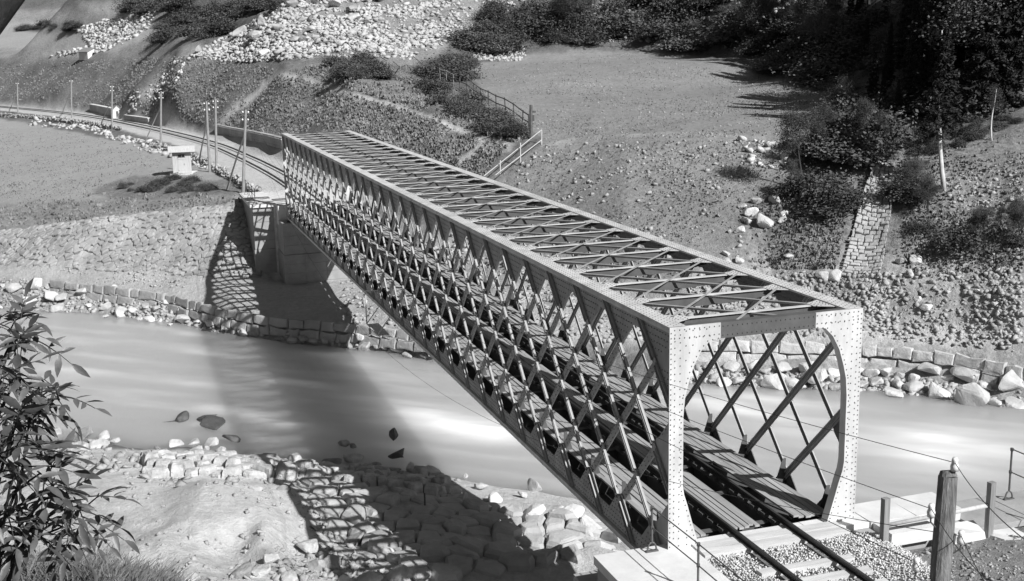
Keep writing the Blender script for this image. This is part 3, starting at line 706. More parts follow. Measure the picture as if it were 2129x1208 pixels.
for k in range(-1, NP):
    a = nodes[k] if k >= 0 else X0 - PAN; b2 = nodes[k + 2] if k + 2 <= NP else nodes[k + 1] + PAN
    y1, y2 = 2.05, -2.05; xa, xb = a + .1, b2 - .1
    if xa < .1: t = (.15 - xa) / (xb - xa); y1 = y1 + (y2 - y1) * t; xa = .15
    if xb > LB - .1: t = (LB - .15 - xa) / (xb - xa); y2 = y1 + (y2 - y1) * t; xb = LB - .15
    mb = MB(); mb.bar((xa, y1, H - .010), (xb, y2, H - .010), .065, .014);
    mb.obj('wind_brace', MT['truss'], br)
    mb = MB(); mb.bar((xa, -y1, H - .075), (xb, -y2, H - .075), .07, .014); mb.bar((xa, -y1, H - .11), (xb, -y2, H - .11), .014, .055)
    mb.obj('wind_brace', MT['truss'], br)
# floor
for x in nodes:
    mb = MB(); mb.box((x - .01, -2.5, .12), (x + .01, 2.5, .80)); mb.box((x - .1, -2.5, .80), (x + .1, 2.5, .82)); mb.box((x - .1, -2.5, .10), (x + .1, 2.5, .12))
    for s in (1, -1): mb.prism([(0, .82), (.34, .82), (.10, 1.55), (0, 1.55)], (x - .008, s * 2.5, 0), (0, -s, 0), (0, 0, 1), (.016, 0, 0))
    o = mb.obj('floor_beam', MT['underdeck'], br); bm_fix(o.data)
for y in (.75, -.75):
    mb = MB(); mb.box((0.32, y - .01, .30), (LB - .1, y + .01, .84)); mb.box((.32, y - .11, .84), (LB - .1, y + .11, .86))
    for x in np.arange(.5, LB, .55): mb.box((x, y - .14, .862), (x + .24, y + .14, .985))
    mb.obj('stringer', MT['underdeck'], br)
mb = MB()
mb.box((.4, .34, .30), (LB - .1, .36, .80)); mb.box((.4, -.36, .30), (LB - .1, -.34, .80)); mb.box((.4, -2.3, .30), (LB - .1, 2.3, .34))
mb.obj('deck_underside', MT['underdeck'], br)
def walk(name, y_edges, z, lift=0):
    mb = MB()
    for y0, y1 in y_edges:
        x = .34 + rng.uniform(0, .1)
        while x < LB - .4:
            l = rng.uniform(3.5, 5.2); x2 = min(x + l, LB - .3); dz = rng.uniform(-.012, .022) + lift * (rng.random() < .15); sl = rng.uniform(-.012, .012); dy = rng.uniform(-.012, .012)
            mb.add([(x, y0 + dy, z + dz), (x2 - .02, y0 - dy, z + dz + sl), (x2 - .02, y1 - dy, z + dz + sl), (x, y1 + dy, z + dz),
                    (x, y0 + dy, z + dz - .055), (x2 - .02, y0 - dy, z + dz + sl - .055), (x2 - .02, y1 - dy, z + dz + sl - .055), (x, y1 + dy, z + dz - .055)],
                   [(0, 1, 2, 3), (7, 6, 5, 4), (0, 4, 5, 1), (1, 5, 6, 2), (2, 6, 7, 3), (3, 7, 4, 0)])
            x = x2
    return mb.obj(name, MT['plank'], br)
walk('plank_walkway', [(1.40 + i * .165, 1.40 + i * .165 + .138) for i in range(6)], .985)
walk('plank_walkway', [(-.10 + i * .155, -.10 + i * .155 + .128) for i in range(5)], 1.03, .02)
walk('plank_walkway', [(-1.10 - i * .175 - .148, -1.10 - i * .175) for i in range(6)], 1.05, .05)
# inspection cradle and bearings
mb = MB(); xc = 33.5
for p, q in [((xc, 2.72, .9), (xc, 3.35, .95)), ((xc, 3.35, .95), (xc, 3.35, -.75)), ((xc + .0, 3.35, -.75), (xc - 2.6, 3.35, -.75)), ((xc - 2.6, 3.35, -.75), (xc - 2.6, 2.7, .1)), ((xc, 3.35, -.75), (xc, 2.7, .05))]:
    mb.bar(p, q, .05, .05, (0.3, .2, .93))
mb.box((xc - 2.6, 2.75, -.80), (xc, 3.3, -.776))
mb.obj('inspection_cradle', MT['steel'], br)
for x in (.75, LB - .75):
    for s in (1, -1):
        mb = MB(); mb.box((x - .40, s * 2.42 - .35, -.16), (x + .40, s * 2.42 + .35, -.09)); mb.box((x - .28, s * 2.42 - .25, -.088), (x + .28, s * 2.42 + .25, -.004)); mb.obj('bearing', MT['iron'], br)

# ------------------------------------------------------------------ railway track
tr = empty('railway_track'); tag(tr, 'single line railway track crossing the bridge and curving away up the valley', 'railway track')
tx = np.array(TRK, float)
def trk_curve(off, x_from=-34):
    pts = []
    T = tx.copy(); seg = []
    tq = np.arange(len(T)); fine = np.linspace(0, len(T) - 1, 160)
    # Catmull-Rom through the centre line
    for f in fine:
        i = min(int(f), len(T) - 2); u = f - i
        p0, p1, p2, p3 = T[max(i - 1, 0)], T[i], T[i + 1], T[min(i + 2, len(T) - 1)]
        seg.append(.5 * (2 * p1 + (p2 - p0) * u + (2 * p0 - 5 * p1 + 4 * p2 - p3) * u ** 2 + (3 * p1 - p0 - 3 * p2 + p3) * u ** 3))
    S = np.array(seg); d = np.gradient(S, axis=0); n = np.stack([-d[:, 1], d[:, 0]], -1); n /= np.linalg.norm(n, axis=1)[:, None] + 1e-9
    return S + n * off
for off in (.75, -.75):
    c = trk_curve(off); mb = MB(); prof = [(-.065, 0), (.065, 0), (.065, .012), (.01, .03), (.01, .098), (.035, .105), (.035, .138), (-.035, .138), (-.035, .105), (-.01, .098), (-.01, .03), (-.065, .012)]
    V, F = [], []; n = len(prof)
    wide = 1.0
    for i, p in enumerate(c):
        d = c[min(i + 1, len(c) - 1)] - c[max(i - 1, 0)]; d /= np.linalg.norm(d); nn = np.array([-d[1], d[0]])
        kf = 1.0 if p[0] < 70 else 1.35
        V += [(p[0] + nn[0] * a * kf, p[1] + nn[1] * a * kf, .99 + b2) for a, b2 in prof]
    for i in range(len(c) - 1):
        for k in range(n): F.append((i * n + k, i * n + (k + 1) % n, (i + 1) * n + (k + 1) % n, (i + 1) * n + k))
    mb.add(V, F); o = mb.obj('rail', MT['rail'], tr); bm_fix(o.data)
for k, x in enumerate(list(np.arange(-1.95, -12, -.72))):
    mb = MB(); mb.box((x - .12, -1.25, .84), (x + .12, 1.25, .985), jit=.012); mb.obj('sleeper', MT['plank_pale'], tr)
for x in (-.14, -.52):
    mb = MB(); mb.box((x - .17, -2.05, .80), (x + .17, 2.0, .985), jit=.012); mb.obj('end_timber', MT['plank_pale'], tr)
# ballast
def chips(n, fpos, size, name, matl, flat=.8, parent=None):
    P = fpos; n = len(P)
    base = []
    for k in range(10):
        q = rng.normal(size=(8, 3)); q /= np.linalg.norm(q, axis=1)[:, None]; q *= rng.uniform(.7, 1.1, (8, 1))
        bm = bmesh.new()
        for v in q: bm.verts.new(v * np.array([1, .8, flat]))
        bmesh.ops.convex_hull(bm, input=bm.verts); bmesh.ops.triangulate(bm, faces=bm.faces)
        bm.verts.ensure_lookup_table(); lv = [v for v in bm.verts if v.link_faces]; ix = {v.index: i for i, v in enumerate(lv)}
        bm.verts.index_update(); ix = {v: i for i, v in enumerate(lv)}
        base.append((np.array([v.co[:] for v in lv]), np.array([[ix[v] for v in f.verts] for f in bm.faces]))); bm.free()
    VV, FF = [], []; off = 0
    kk = rng.integers(0, len(base), n); ang = rng.uniform(0, 6.283, n); size = np.broadcast_to(size, (n,))
    for k in range(len(base)):
        m_ = kk == k; c = m_.sum()
        if not c: continue
        V0, F0 = base[k]; ca, sa = np.cos(ang[m_]), np.sin(ang[m_])
        X = V0[None, :, 0] * ca[:, None] - V0[None, :, 1] * sa[:, None]; Y = V0[None, :, 0] * sa[:, None] + V0[None, :, 1] * ca[:, None]
        Q = np.stack([X, Y, np.broadcast_to(V0[None, :, 2], X.shape)], -1) * size[m_][:, None, None] + P[m_][:, None, :]
        VV.append(Q.reshape(-1, 3)); FF.append((F0[None] + (np.arange(c) * len(V0))[:, None, None]).reshape(-1, 3) + off); off += c * len(V0)
    me = new_mesh(name, np.vstack(VV), np.vstack(FF), matl)
    o = link(bpy.data.objects.new(name, me), parent); o['kind'] = 'stuff'; return o
mb = MB(); mb.box((-14, -2.55, .2), (-.72, 2.0, .86)); o = mb.obj('track_bed', MT['ballast_bed_shade']); o['kind'] = 'structure'
n = 13000
bx = -.72 - rng.random(n) ** 1.2 * 6.5; by = rng.uniform(-3.1, 2.35, n)
edge = np.clip(np.abs(by + .3) - 2.1, 0, 2); bz = .885 + rng.uniform(-.03, .045, n) - edge * .35
ok = np.ones(n, bool)
for x in np.arange(-1.95, -12, -.72): ok &= ~((np.abs(bx - x) < .14) & (np.abs(by) < 1.25) & (rng.random(n) < .93))
ok &= (np.abs(np.abs(by) - .75) > .09)
chips(n, np.stack([bx, by, bz], -1)[ok], rng.uniform(.026, .052, ok.sum()), 'track_ballast', MT['ballast'])
# ------------------------------------------------------------------ stone surfaces made of individual stones
def vor_cells(S, gap, n_out):
    out = []
    for i in range(n_out):
        d2 = ((S - S[i]) ** 2).sum(1); nb_ = np.argsort(d2)[1:15]; rr = math.sqrt(d2[nb_[min(5, len(nb_) - 1)]]) * 1.15
        poly = [S[i] + rr * np.array([math.cos(t), math.sin(t)]) for t in np.arange(12) * math.pi / 6]
        for j in nb_:
            n = S[j] - S[i]; L = math.sqrt(n @ n)
            if L < 1e-6: continue
            n = n / L; c = (S[i] @ n) + L / 2 - gap / 2; new = []
            for a in range(len(poly)):
                p, q = poly[a], poly[(a + 1) % len(poly)]; dp, dq = p @ n - c, q @ n - c
                if dp <= 0: new.append(p)
                if dp * dq < 0: new.append(p + (q - p) * (dp / (dp - dq)))
            poly = new
            if len(poly) < 3: break
        if len(poly) >= 3: out.append(np.array(poly))
        else: out.append(None)
    return out
def stone_patch(name, S, mapf, h, matl, gap=.06, skip=0.0, hvar=.5, parent=None, scale_uv=(1.0, 1.0), round_=.84):
    scale_uv = np.array(scale_uv)
    if isinstance(S, list): cells = S
    else:
        S, ghost = S; n_out = len(S); S = np.vstack([S, ghost]); cells = vor_cells(S * scale_uv, gap, n_out)
    V, F = [], []
    UV, HH, ring = [], [], []
    for c in cells:
        if c is None or rng.random() < skip: continue
        m_ = c.mean(0); hh = h * (1 + hvar * rng.uniform(-1, 1)); n = len(c); tl = rng.uniform(-.12, .12, 2)
        i0 = len(UV)
        for k, (sc, z) in enumerate(((1, -.25), (1, .55), (round_ * .98, .92), (round_ * .62, 1.0))):
            for p in c:
                q = m_ + (p - m_) * (sc * (1 if k == 0 else rng.uniform(.95, 1.02)))
                UV.append(q / scale_uv); HH.append(hh * (z + (tl @ (q - m_) * .9 if z > 0 else 0) + (rng.uniform(-.05, .05) if z > .6 else 0)))
        for k in range(3):
            for a in range(n): F.append((i0 + k * n + a, i0 + k * n + (a + 1) % n, i0 + (k + 1) * n + (a + 1) % n, i0 + (k + 1) * n + a))
        F.append(tuple(range(i0 + 3 * n, i0 + 4 * n)))
    UV = np.array(UV); HH = np.array(HH); P, N = mapf(UV[:, 0], UV[:, 1])
    me = new_mesh(name, P + N * HH[:, None], F, matl)
    bm_fix(me)
    return link(bpy.data.objects.new(name, me), parent)
def drape(x, y, lift=0.0):
    e = .4; z = gz(x, y); zx = gz(x + e, y) - gz(x - e, y); zy = gz(x, y + e) - gz(x, y - e)
    N = np.stack([-zx / (2 * e), -zy / (2 * e), np.ones_like(z)], -1); N /= np.linalg.norm(N, axis=1)[:, None]
    return np.stack([x, y, z + lift], -1), N
def seeds_px(poly, size, jit=.33, sx=1.0):                # jittered seeds over the plot of ground outlined in the picture
    big = sample(poly, 400); x0, y0 = big[:, 0].min(), big[:, 1].min(); x1, y1 = big[:, 0].max(), big[:, 1].max(); x0 -= 2; y0 -= 2; x1 += 2; y1 += 2
    gx, gy = np.meshgrid(np.arange(x0, x1, size * sx), np.arange(y0, y1, size), indexing='ij')
    gy = gy + (np.arange(gx.shape[0]) % 2)[:, None] * size * .5
    gx = (gx + rng.uniform(-jit, jit, gx.shape) * size * sx).ravel(); gy = (gy + rng.uniform(-jit, jit, gy.shape) * size).ravel()
    px, py, _ = project(np.stack([gx, gy, gz(gx, gy)], -1)); m_ = inpoly(px, py, poly)
    Q = np.stack([gx, gy], -1); return Q[m_], Q[~m_]
# near apron of paving under the bridge
PAV = [(640, 1004), (760, 1030), (870, 1034), (960, 1040), (1060, 1052), (1150, 1072), (1300, 1100), (1290, 1150), (1225, 1150), (1150, 1175), (1010, 1205), (930, 1215), (860, 1208), (760, 1160), (690, 1090)]
S = seeds_px(PAV, 1.0, .40)
o = stone_patch('stone_paving', S, lambda x, y: drape(x, y, -.04), .34, MT['paving'], .05, .03, .55)
tag(o, 'apron of big flat paving stones shaded by the near end of the bridge', 'stone paving')
# far revetment left of the abutment
REV = [(-60, 488), (0, 482), (100, 468), (250, 450), (400, 434), (470, 427), (536, 418), (548, 578), (400, 574), (200, 562), (0, 546), (-60, 545)]
S = seeds_px(REV, .50, .46, .62)
o = stone_patch('stone_revetment', S, lambda x, y: drape(x, y, -.02), .13, MT['revet'], .035, .06, .9, scale_uv=(1.6, 1))
tag(o, 'sloping cobble revetment on the far bank left of the bridge abutment', 'revetment')
# stone lined channel on the right bank
CH = [(1822, 330), (1856, 345), (1848, 430), (1838, 500), (1822, 575), (1752, 570), (1768, 500), (1786, 420), (1800, 370)]
LE = np.array([g1(*q) for q in [(1822, 338), (1800, 390), (1785, 440), (1770, 500), (1757, 545), (1748, 578)]]); RE = np.array([g1(*q) for q in [(1858, 342), (1856, 400), (1850, 450), (1842, 500), (1834, 545), (1826, 580)]])
cu = np.linspace(0, 1, 6)
def ch_map(u, v):
    L_ = np.stack([np.interp(v, cu, LE[:, k]) for k in range(3)], -1); R_ = np.stack([np.interp(v, cu, RE[:, k]) for k in range(3)], -1)
    P = L_ + (R_ - L_) * u[:, None]; N = np.broadcast_to(np.array([-.45, .25, .85]), P.shape).copy(); P = P + N * (.22 - .20 * np.sin(np.clip(u, 0, 1) * math.pi)[:, None]); return P, N
rows_ = 30; polys = []
for r_ in range(rows_):
    a = -.02 - rng.random() * .15; v0, v1 = r_ / rows_, (r_ + 1) / rows_
    while a < 1.0:
        w_ = rng.uniform(.13, .32); j = lambda k: rng.uniform(-k, k); b = min(a + w_, 1.03)
        polys.append(np.array([(max(a, -.03) + .012, v0 + .003 + j(.003)), ((a + b) / 2, v0 + .002 + j(.003)), (b - .012, v0 + .003 + j(.003)), (b - .010 + j(.01), (v0 + v1) / 2), (b - .012, v1 - .003 + j(.003)), ((a + b) / 2, v1 - .002 + j(.003)), (max(a, -.03) + .012, v1 - .003 + j(.003)), (max(a, -.03) + .010 + j(.01), (v0 + v1) / 2)])); a += w_
o = stone_patch('stone_channel', polys, ch_map, .12, MT['rock_mid'], .03, .0, .6, round_=.9)
tag(o, 'pale stone lined water channel running straight down the right bank', 'stone channel')
# river walls : courses of squared stones under the far bench
TOPL = A[LINES[1]]; BOTL = A[LINES[0]]; PXL = np.array(sorted(cols))
def wall_map(u, v):
    T = np.stack([np.interp(u, PXL, TOPL[:, i]) for i in range(3)], -1); B = np.stack([np.interp(u, PXL, BOTL[:, i]) for i in range(3)], -1)
    e = 12; T2 = np.stack([np.interp(u + e, PXL, TOPL[:, i]) for i in range(3)], -1)
    al = T2 - T; al[:, 2] = 0; al /= np.linalg.norm(al, axis=1)[:, None]; nrm = np.stack([al[:, 1], -al[:, 0], np.zeros(len(u))], -1)
    s = np.sign((CAM[:2] - T[:, :2]) * nrm[:, :2]).sum(1); nrm *= np.where(((CAM - T) * nrm).sum(1) > 0, 1, -1)[:, None]
    P = T + nrm * (.55 + .22 * v)[:, None]; P[:, 2] = T[:, 2] + .12 - v
    return P, nrm + [0, 0, .15]
def wall(name, u0, u1, wid, rows, rh, label, matl):
    T0 = wall_map(np.array([u0, u1], float), np.zeros(2))[0]; n_px = 0
    R_ = []
    us = np.linspace(u0, u1, 240); Tp = wall_map(us, np.zeros(240))[0]; sl_ = np.concatenate([[0], np.cumsum(np.linalg.norm(np.diff(Tp, axis=0), axis=1))])
    for r_ in range(rows):
        a = 0
        while a < sl_[-1] - wid:
            w_ = wid * rng.uniform(.55, 1.5); g = .03; j = lambda: rng.uniform(-.10, .10)
            R_.append(np.array([(a + g + j() * .5, r_ * rh + g + j()), (a + w_ * .5, r_ * rh + g + j()), (a + w_ - g + j() * .5, r_ * rh + g + j()), (a + w_ - g, (r_ + .5) * rh), (a + w_ - g + j(), (r_ + 1) * rh - g + j()), (a + w_ * .5, (r_ + 1) * rh - g + j() * .6), (a + g + j(), (r_ + 1) * rh - g + j()), (a + g, (r_ + .5) * rh)])); a += w_
    f = lambda a, v: wall_map(np.interp(a, sl_, us), v)
    o = stone_patch(name, R_, f, .20, matl, .05, .02, .4, round_=.92)
    tag(o, label, 'stone wall')
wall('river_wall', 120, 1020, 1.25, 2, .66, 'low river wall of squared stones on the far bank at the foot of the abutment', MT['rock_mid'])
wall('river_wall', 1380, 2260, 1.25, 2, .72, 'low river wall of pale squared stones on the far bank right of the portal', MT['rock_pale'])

# ------------------------------------------------------------------ abutments
def block(mb, a, b, course=.62, bev=.02, mi=0):
    mb.box(a, b, mi)
ab = empty('near_abutment', (0, 0, 0)); ab.name = 'stone_abutment'; tag(ab, 'pale cut stone abutment carrying the near end of the bridge', 'bridge abutment')
mb = MB()
mb.box((-9, 2.02, -6.5), (.30, 4.38, .70)); mb.box((-.72, -2.9, -6.5), (.30, 2.018, .78))
mb.box((-.9, -5.6, -6.5), (.82, -2.902, .58)); 
o = mb.obj('abutment_wall', MT['masonry'], ab)
mb = MB()
for (a, b) in [((-1.15, 2.04), (.34, 4.46)), ((-2.6, 2.04), (-1.165, 4.46)), ((-4.2, 2.04), (-2.615, 4.46)), ((-6, 2.04), (-4.215, 4.46)), ((-9, 2.04), (-6.015, 4.46)), ((-.30, 1.0), (.34, 2.035)), ((-.30, -1.2), (.34, .985)), ((-.30, -2.88), (.34, -1.215))]:
    mb.box((a[0], a[1], .704 if a[1] > 2 else .784), (b[0], b[1], .94), jit=.006)
for (a, b) in [((-.35, -4.25), (.86, -2.9)), ((-.35, -5.66), (.86, -4.27)), ((-1.15, -4.3), (-.37, -2.95))]:
    mb.box((a[0], a[1], .585), (b[0], b[1], .94), jit=.012)
mb.obj('coping', MT['masonry_pale'], ab)
mb = MB(); mb.box((.302, -4.45, -6.5), (1.75, 4.45, -.17)); mb.obj('bearing_shelf', MT['masonry'], ab)
mb = MB(); mb.box((-1.55, -5.5, .30), (-.95, -4.5, .86), jit=.09); mb.box((-1.9, -6.7, .2), (-1.2, -5.72, .62), jit=.1); mb.obj('broken_stone', MT['masonry_pale'], ab)
mb = MB(); mb.box((-.9, -12, -6.0), (.62, -5.66, .45)); mb.box((-1.0, -12, .452), (.70, -5.67, .62), jit=.01); mb.obj('side_wall', MT['masonry'], ab)
fa = empty('stone_abutment', (66, 0, 0)); tag(fa, 'tall shaded cut stone abutment under the far end of the bridge', 'bridge abutment')
def courses(mb, x0, x1, y0, y1, z0, z1, bt=.05, h=.72):
    z = z0
    while z < z1 - .01:
        z2 = min(z + h, z1); g = .012
        for (ya, yb) in zip(np.arange(y0, y1, (y1 - y0) / max(1, round((y1 - y0) / 1.6)))[:], np.arange(y0, y1, (y1 - y0) / max(1, round((y1 - y0) / 1.6))) + (y1 - y0) / max(1, round((y1 - y0) / 1.6))):
            j = rng.uniform(-.006, .006); mb.box((x0 + j, ya + g, z + g), (x1, yb - g, z2 - g))
        z = z2
    mb.box((x0 + .03, y0 + .02, z0), (x1 - .02, y1 - .02, z1 - .02))
mb = MB(); courses(mb, 65.88, 69.4, -3.25, 3.25, -6.2, -2.6); courses(mb, 65.95, 69.4, -3.2, 3.2, -2.6, -.19); o = mb.obj('pier', MT['masonry'], fa); o.location = (-66, 0, 0)
mb = MB(); courses(mb, 69.36, 69.9, 3.26, 5.05, -6.0, -2.6); courses(mb, 69.42, 69.9, 3.25, 5.0, -2.6, .72); mb.box((69.9, 3.4, -5.5), (77.5, 5.0, .70)); o = mb.obj('wing_wall', MT['masonry'], fa); o.location = (-66, 0, 0)
mb = MB(); mb.box((69.25, 3.2, .724), (71.2, 5.2, .98)); mb.box((71.215, 3.2, .724), (74.3, 5.2, .97)); mb.box((74.315, 3.2, .724), (77.5, 5.2, .98)); mb.box((68.2, -3.4, -.6), (69.3, 3.19, .90)); o = mb.obj('coping', MT['masonry_pale'], fa); o.location = (-66, 0, 0)
mb = MB(); mb.box((69.3, -3.19, -5.5), (79.0, 3.39, .70)); o = mb.obj('track_fill', MT['ballast'], fa); o.location = (-66, 0, 0)
mb = MB(); mb.box((69.9, -5.0, -5.5), (77.5, -3.2, .72)); o = mb.obj('wing_wall', MT['masonry'], fa); o.location = (-66, 0, 0)

# ------------------------------------------------------------------ rocks
def rock_mesh(name, matl, sq=(1, .8, .65), npts=15, bev=.07, seed=0):
    r_ = np.random.default_rng(seed); q = r_.normal(size=(npts, 3)); q /= np.linalg.norm(q, axis=1)[:, None]; q *= r_.uniform(.8, 1.08, (npts, 1))
    bm = bmesh.new()
    for v in q: bm.verts.new(v * np.array(sq) * .5)
    bmesh.ops.convex_hull(bm, input=bm.verts)
    for v in [v for v in bm.verts if not v.link_faces]: bm.verts.remove(v)
    bmesh.ops.dissolve_limit(bm, angle_limit=.30, verts=bm.verts, edges=bm.edges)
    bmesh.ops.bevel(bm, geom=bm.edges[:], offset=bev, segments=2, affect='EDGES', profile=.6)
    bmesh.ops.triangulate(bm, faces=bm.faces); bmesh.ops.subdivide_edges(bm, edges=bm.edges[:], cuts=1, use_grid_fill=True)
    for v in bm.verts:
        c = v.co * 5; n = math.sin(c.x * 1.7 + seed) * math.sin(c.y * 2.1) * math.sin(c.z * 1.9 + seed * 2); v.co *= 1 + .05 * n + r_.uniform(-.012, .012)
    me = bpy.data.meshes.new(name); bm.normal_update(); bm.to_mesh(me); bm.free(); me.materials.append(matl); return me
RK = {k: [rock_mesh('boulder', MT[k], (1, r1, r2), n, .06, s * 7 + i) for i, (r1, r2, n, s) in enumerate([(.8, .65, 12, 1), (.9, .55, 14, 2), (.7, .7, 11, 3), (.85, .75, 16, 4), (.65, .5, 12, 5), (.95, .6, 13, 6), (.75, .8, 12, 7), (.8, .45, 15, 8)])] for k in ('rock', 'rock_wet', 'rock_pale')}
def boulder(p, size, label, group, kind='rock', sink=.25, flat=1.0):
    me = RK[kind][rng.integers(8)]
    o = bpy.data.objects.new('boulder', me); s = size * rng.uniform(.9, 1.12, 3); s[2] *= flat
    o.scale = s; o.rotation_euler = (rng.uniform(-.35, .35), rng.uniform(-.35, .35), rng.uniform(0, 6.28))
    o.location = (p[0], p[1], p[2] + size * (.33 * flat - sink)); link(o); tag(o, label, 'boulder', group); return o
def wat(px, py): return at_z(px, py, WZ)
def ground_or_water(px, py):
    g = g1(px, py); wv = wat(px, py)
    return wv if (np.isnan(g[0]) or g[2] < WZ) else g
NEAR = [(115, 890, 40), (180, 897, 45), (220, 899, 40), (160, 917, 50), (205, 917, 45), (235, 914, 30), (335, 925, 30), (365, 917, 35), (395, 908, 45), (410, 930, 40), (440, 918, 40), (425, 928, 25), (460, 932, 25), (325, 937, 40), (360, 945, 35),
        (560, 947, 55), (610, 947, 55), (645, 952, 40), (690, 952, 45), (545, 967, 40), (580, 982, 30), (630, 972, 40), (670, 972, 40), (715, 967, 40), (700, 990, 40), (470, 955, 35), (515, 965, 35), (480, 985, 40), (530, 1000, 50), (590, 1005, 55), (390, 960, 40), (300, 950, 35)]
for px, py, wpx in NEAR:
    p = ground_or_water(px, py + wpx * .3); d = (p - CAM) @ FW
    boulder(p, wpx * d / F_PX * 1.15, 'sunlit grey boulder of the heap along the near waterline on the left', 'boulders along the near waterline')
for px, py, wpx in [(735, 922, 26), (715, 917, 30), (735, 942, 50), (750, 977, 60), (780, 987, 45), (830, 992, 50), (860, 967, 40), (890, 977, 55), (900, 997, 50), (910, 1012, 50), (870, 1002, 40), (800, 1007, 40), (850, 1022, 50), (760, 1007, 40), (720, 1007, 40), (820, 965, 36), (780, 960, 34), (940, 1010, 44), (960, 1025, 40), (700, 1012, 34), (745, 1030, 40), (690, 1030, 36)]:
    p = ground_or_water(px, py + wpx * .3); d = (p - CAM) @ FW
    boulder(p, wpx * d / F_PX * 1.15, 'grey boulder at the near water edge in the shadow of the bridge', 'shaded boulders at the near water edge')
for px, py, wpx, lab in [(818, 905, 36, 'dark wet boulder standing alone in midstream'), (820, 940, 46, 'flat dark wet rock awash just below the lone midstream boulder'), (430, 862, 58, 'long flat dark rock in the river, upper one of the pair'), (445, 876, 66, 'flat dark rock in the river with water spilling over it'), (385, 866, 40, 'pale topped rock in the river left of the flat dark slabs'), (480, 915, 40, 'wet angular boulder at the tip of the rocky spur')]:
    p = wat(px, py + wpx * .22); d = (p - CAM) @ FW
    boulder(p, wpx * d / F_PX * 1.2, lab, None, 'rock_wet', .06, .8 if py not in (862, 876) else .5)
for px, py, wpx, lab in [(968, 987, 18, 'small white rock at the water edge left of the bridge girder'), (1000, 1006, 36, 'white angular rock at the water edge above the paving'), (1035, 1030, 52, 'broad white boulder lying on the upper rim of the paving'), (1110, 1003, 44, 'white pointed boulder standing alone in the shallows'), (1140, 1042, 84, 'largest white boulder beside the bridge girder'), (1110, 1062, 52, 'white slab below the largest white boulder'), (1185, 1062, 60, 'white boulder tucked against the bridge girder'), (1222, 1085, 62, 'pale slab under the bridge girder at the paving rim'), (1085, 1026, 28, 'small grey rock in the shallows by the pointed boulder')]:
    p = ground_or_water(px, py + wpx * .3); d = (p - CAM) @ FW
    boulder(p, wpx * d / F_PX * 1.15, lab, None, 'rock_pale', .2)
for px, py, wpx in [(740, 1108, 66), (800, 1128, 74), (770, 1062, 46), (720, 1085, 44), (655, 1168, 56), (545, 1178, 64), (640, 1130, 60), (690, 1160, 60), (400, 1190, 56), (850, 1106, 50), (690, 1120, 44), (830, 1180, 70), (770, 1190, 76), (880, 1190, 60), (600, 1190, 60), (720, 1200, 50)]:
    p = g1(px, py + wpx * .3); d = (p - CAM) @ FW
    if not np.isnan(p[0]): boulder(p, wpx * d / F_PX * 1.1, 'rounded boulder at the left rim of the paving, striped by lattice shadow', 'boulders beside the paving rim')
for px, py, wpx, lab in [(500, 1172, 84, 'big pale boulder half buried below the sand mound'), (425, 1192, 70, 'pale rounded boulder at the grass edge below the sand mound'), (560, 1150, 50, 'dark cracked boulder on the lower face of the sand mound')]:
    p = g1(px, py + wpx * .3); d = (p - CAM) @ FW; boulder(p, wpx * d / F_PX * 1.1, lab, None, 'rock')
def strip(poly, n, lo, hi, label, group, kind='rock', sink=.2, water=False):
    xs = [a for a, _ in poly]; ys = [b for _, b in poly]; c = 0; t = 0
    taken = []
    while c < n and t < n * 40:
        t += 1; px, py = rng.uniform(min(xs), max(xs)), rng.uniform(min(ys), max(ys))
        if not inpoly(np.array([px]), np.array([py]), poly)[0]: continue
        wpx = lo + (hi - lo) * rng.random() ** 1.6
        if any(abs(px - a) < (wpx + b2) * .33 and abs(py - b) < (wpx + b2) * .22 for a, b, b2 in taken): continue
        p = ground_or_water(px, py); 
        if np.isnan(p[0]): continue
        taken.append((px, py, wpx)); d = (p - CAM) @ FW; boulder(p, wpx * d / F_PX * 1.15, label, group, kind, sink); c += 1
strip([(1380, 752), (1800, 768), (2125, 798), (2125, 848), (1960, 836), (1790, 816), (1440, 800), (1380, 790)], 66, 34, 88, 'pale angular boulder of the riprap bank right of and behind the portal', 'riprap boulders on the far right bank', 'rock_pale')
strip([(0, 590), (200, 605), (420, 640), (440, 692), (300, 668), (120, 650), (0, 640)], 36, 18, 54, 'sunlit pale boulder of the riprap on the far bank left of the bridge', 'riprap boulders on the far left bank', 'rock_pale')
strip([(430, 650), (560, 690), (740, 712), (860, 735), (860, 745), (740, 726), (560, 706), (430, 692)], 26, 18, 48, 'shaded boulder of the riprap below the far abutment', 'riprap boulders below the far abutment', 'rock')
strip([(740, 700), (860, 715), (1000, 735), (1000, 760), (860, 740), (740, 724)], 14, 18, 46, 'pale boulder of the riprap seen under the girder right of the far abutment', 'riprap boulders under the girder', 'rock_pale')
strip([(1440, 560), (1600, 585), (1740, 600), (1740, 560), (1640, 520), (1460, 530)], 8, 18, 38, 'pale block on the right bank between the girder and the stone channel', 'blocks on the lower right bank', 'rock_pale')
strip([(1520, 425), (1625, 415), (1650, 470), (1540, 490)], 9, 20, 48, 'tilted slab in the cluster of slabs beside the dark shrub', 'slabs beside the dark shrub', 'rock_pale')
strip([(1870, 540), (2120, 560), (2120, 690), (1900, 640)], 14, 16, 42, 'pale stone on the rubble slope right of the stone channel', 'stones on the rubble slope', 'rock_pale')
strip([(400, 112), (560, 40), (640, 0), (800, 0), (760, 60), (700, 110), (560, 122)], 36, 18, 44, 'large white block in the boulder field above the valley track', 'blocks of the boulder field', 'rock', .1)
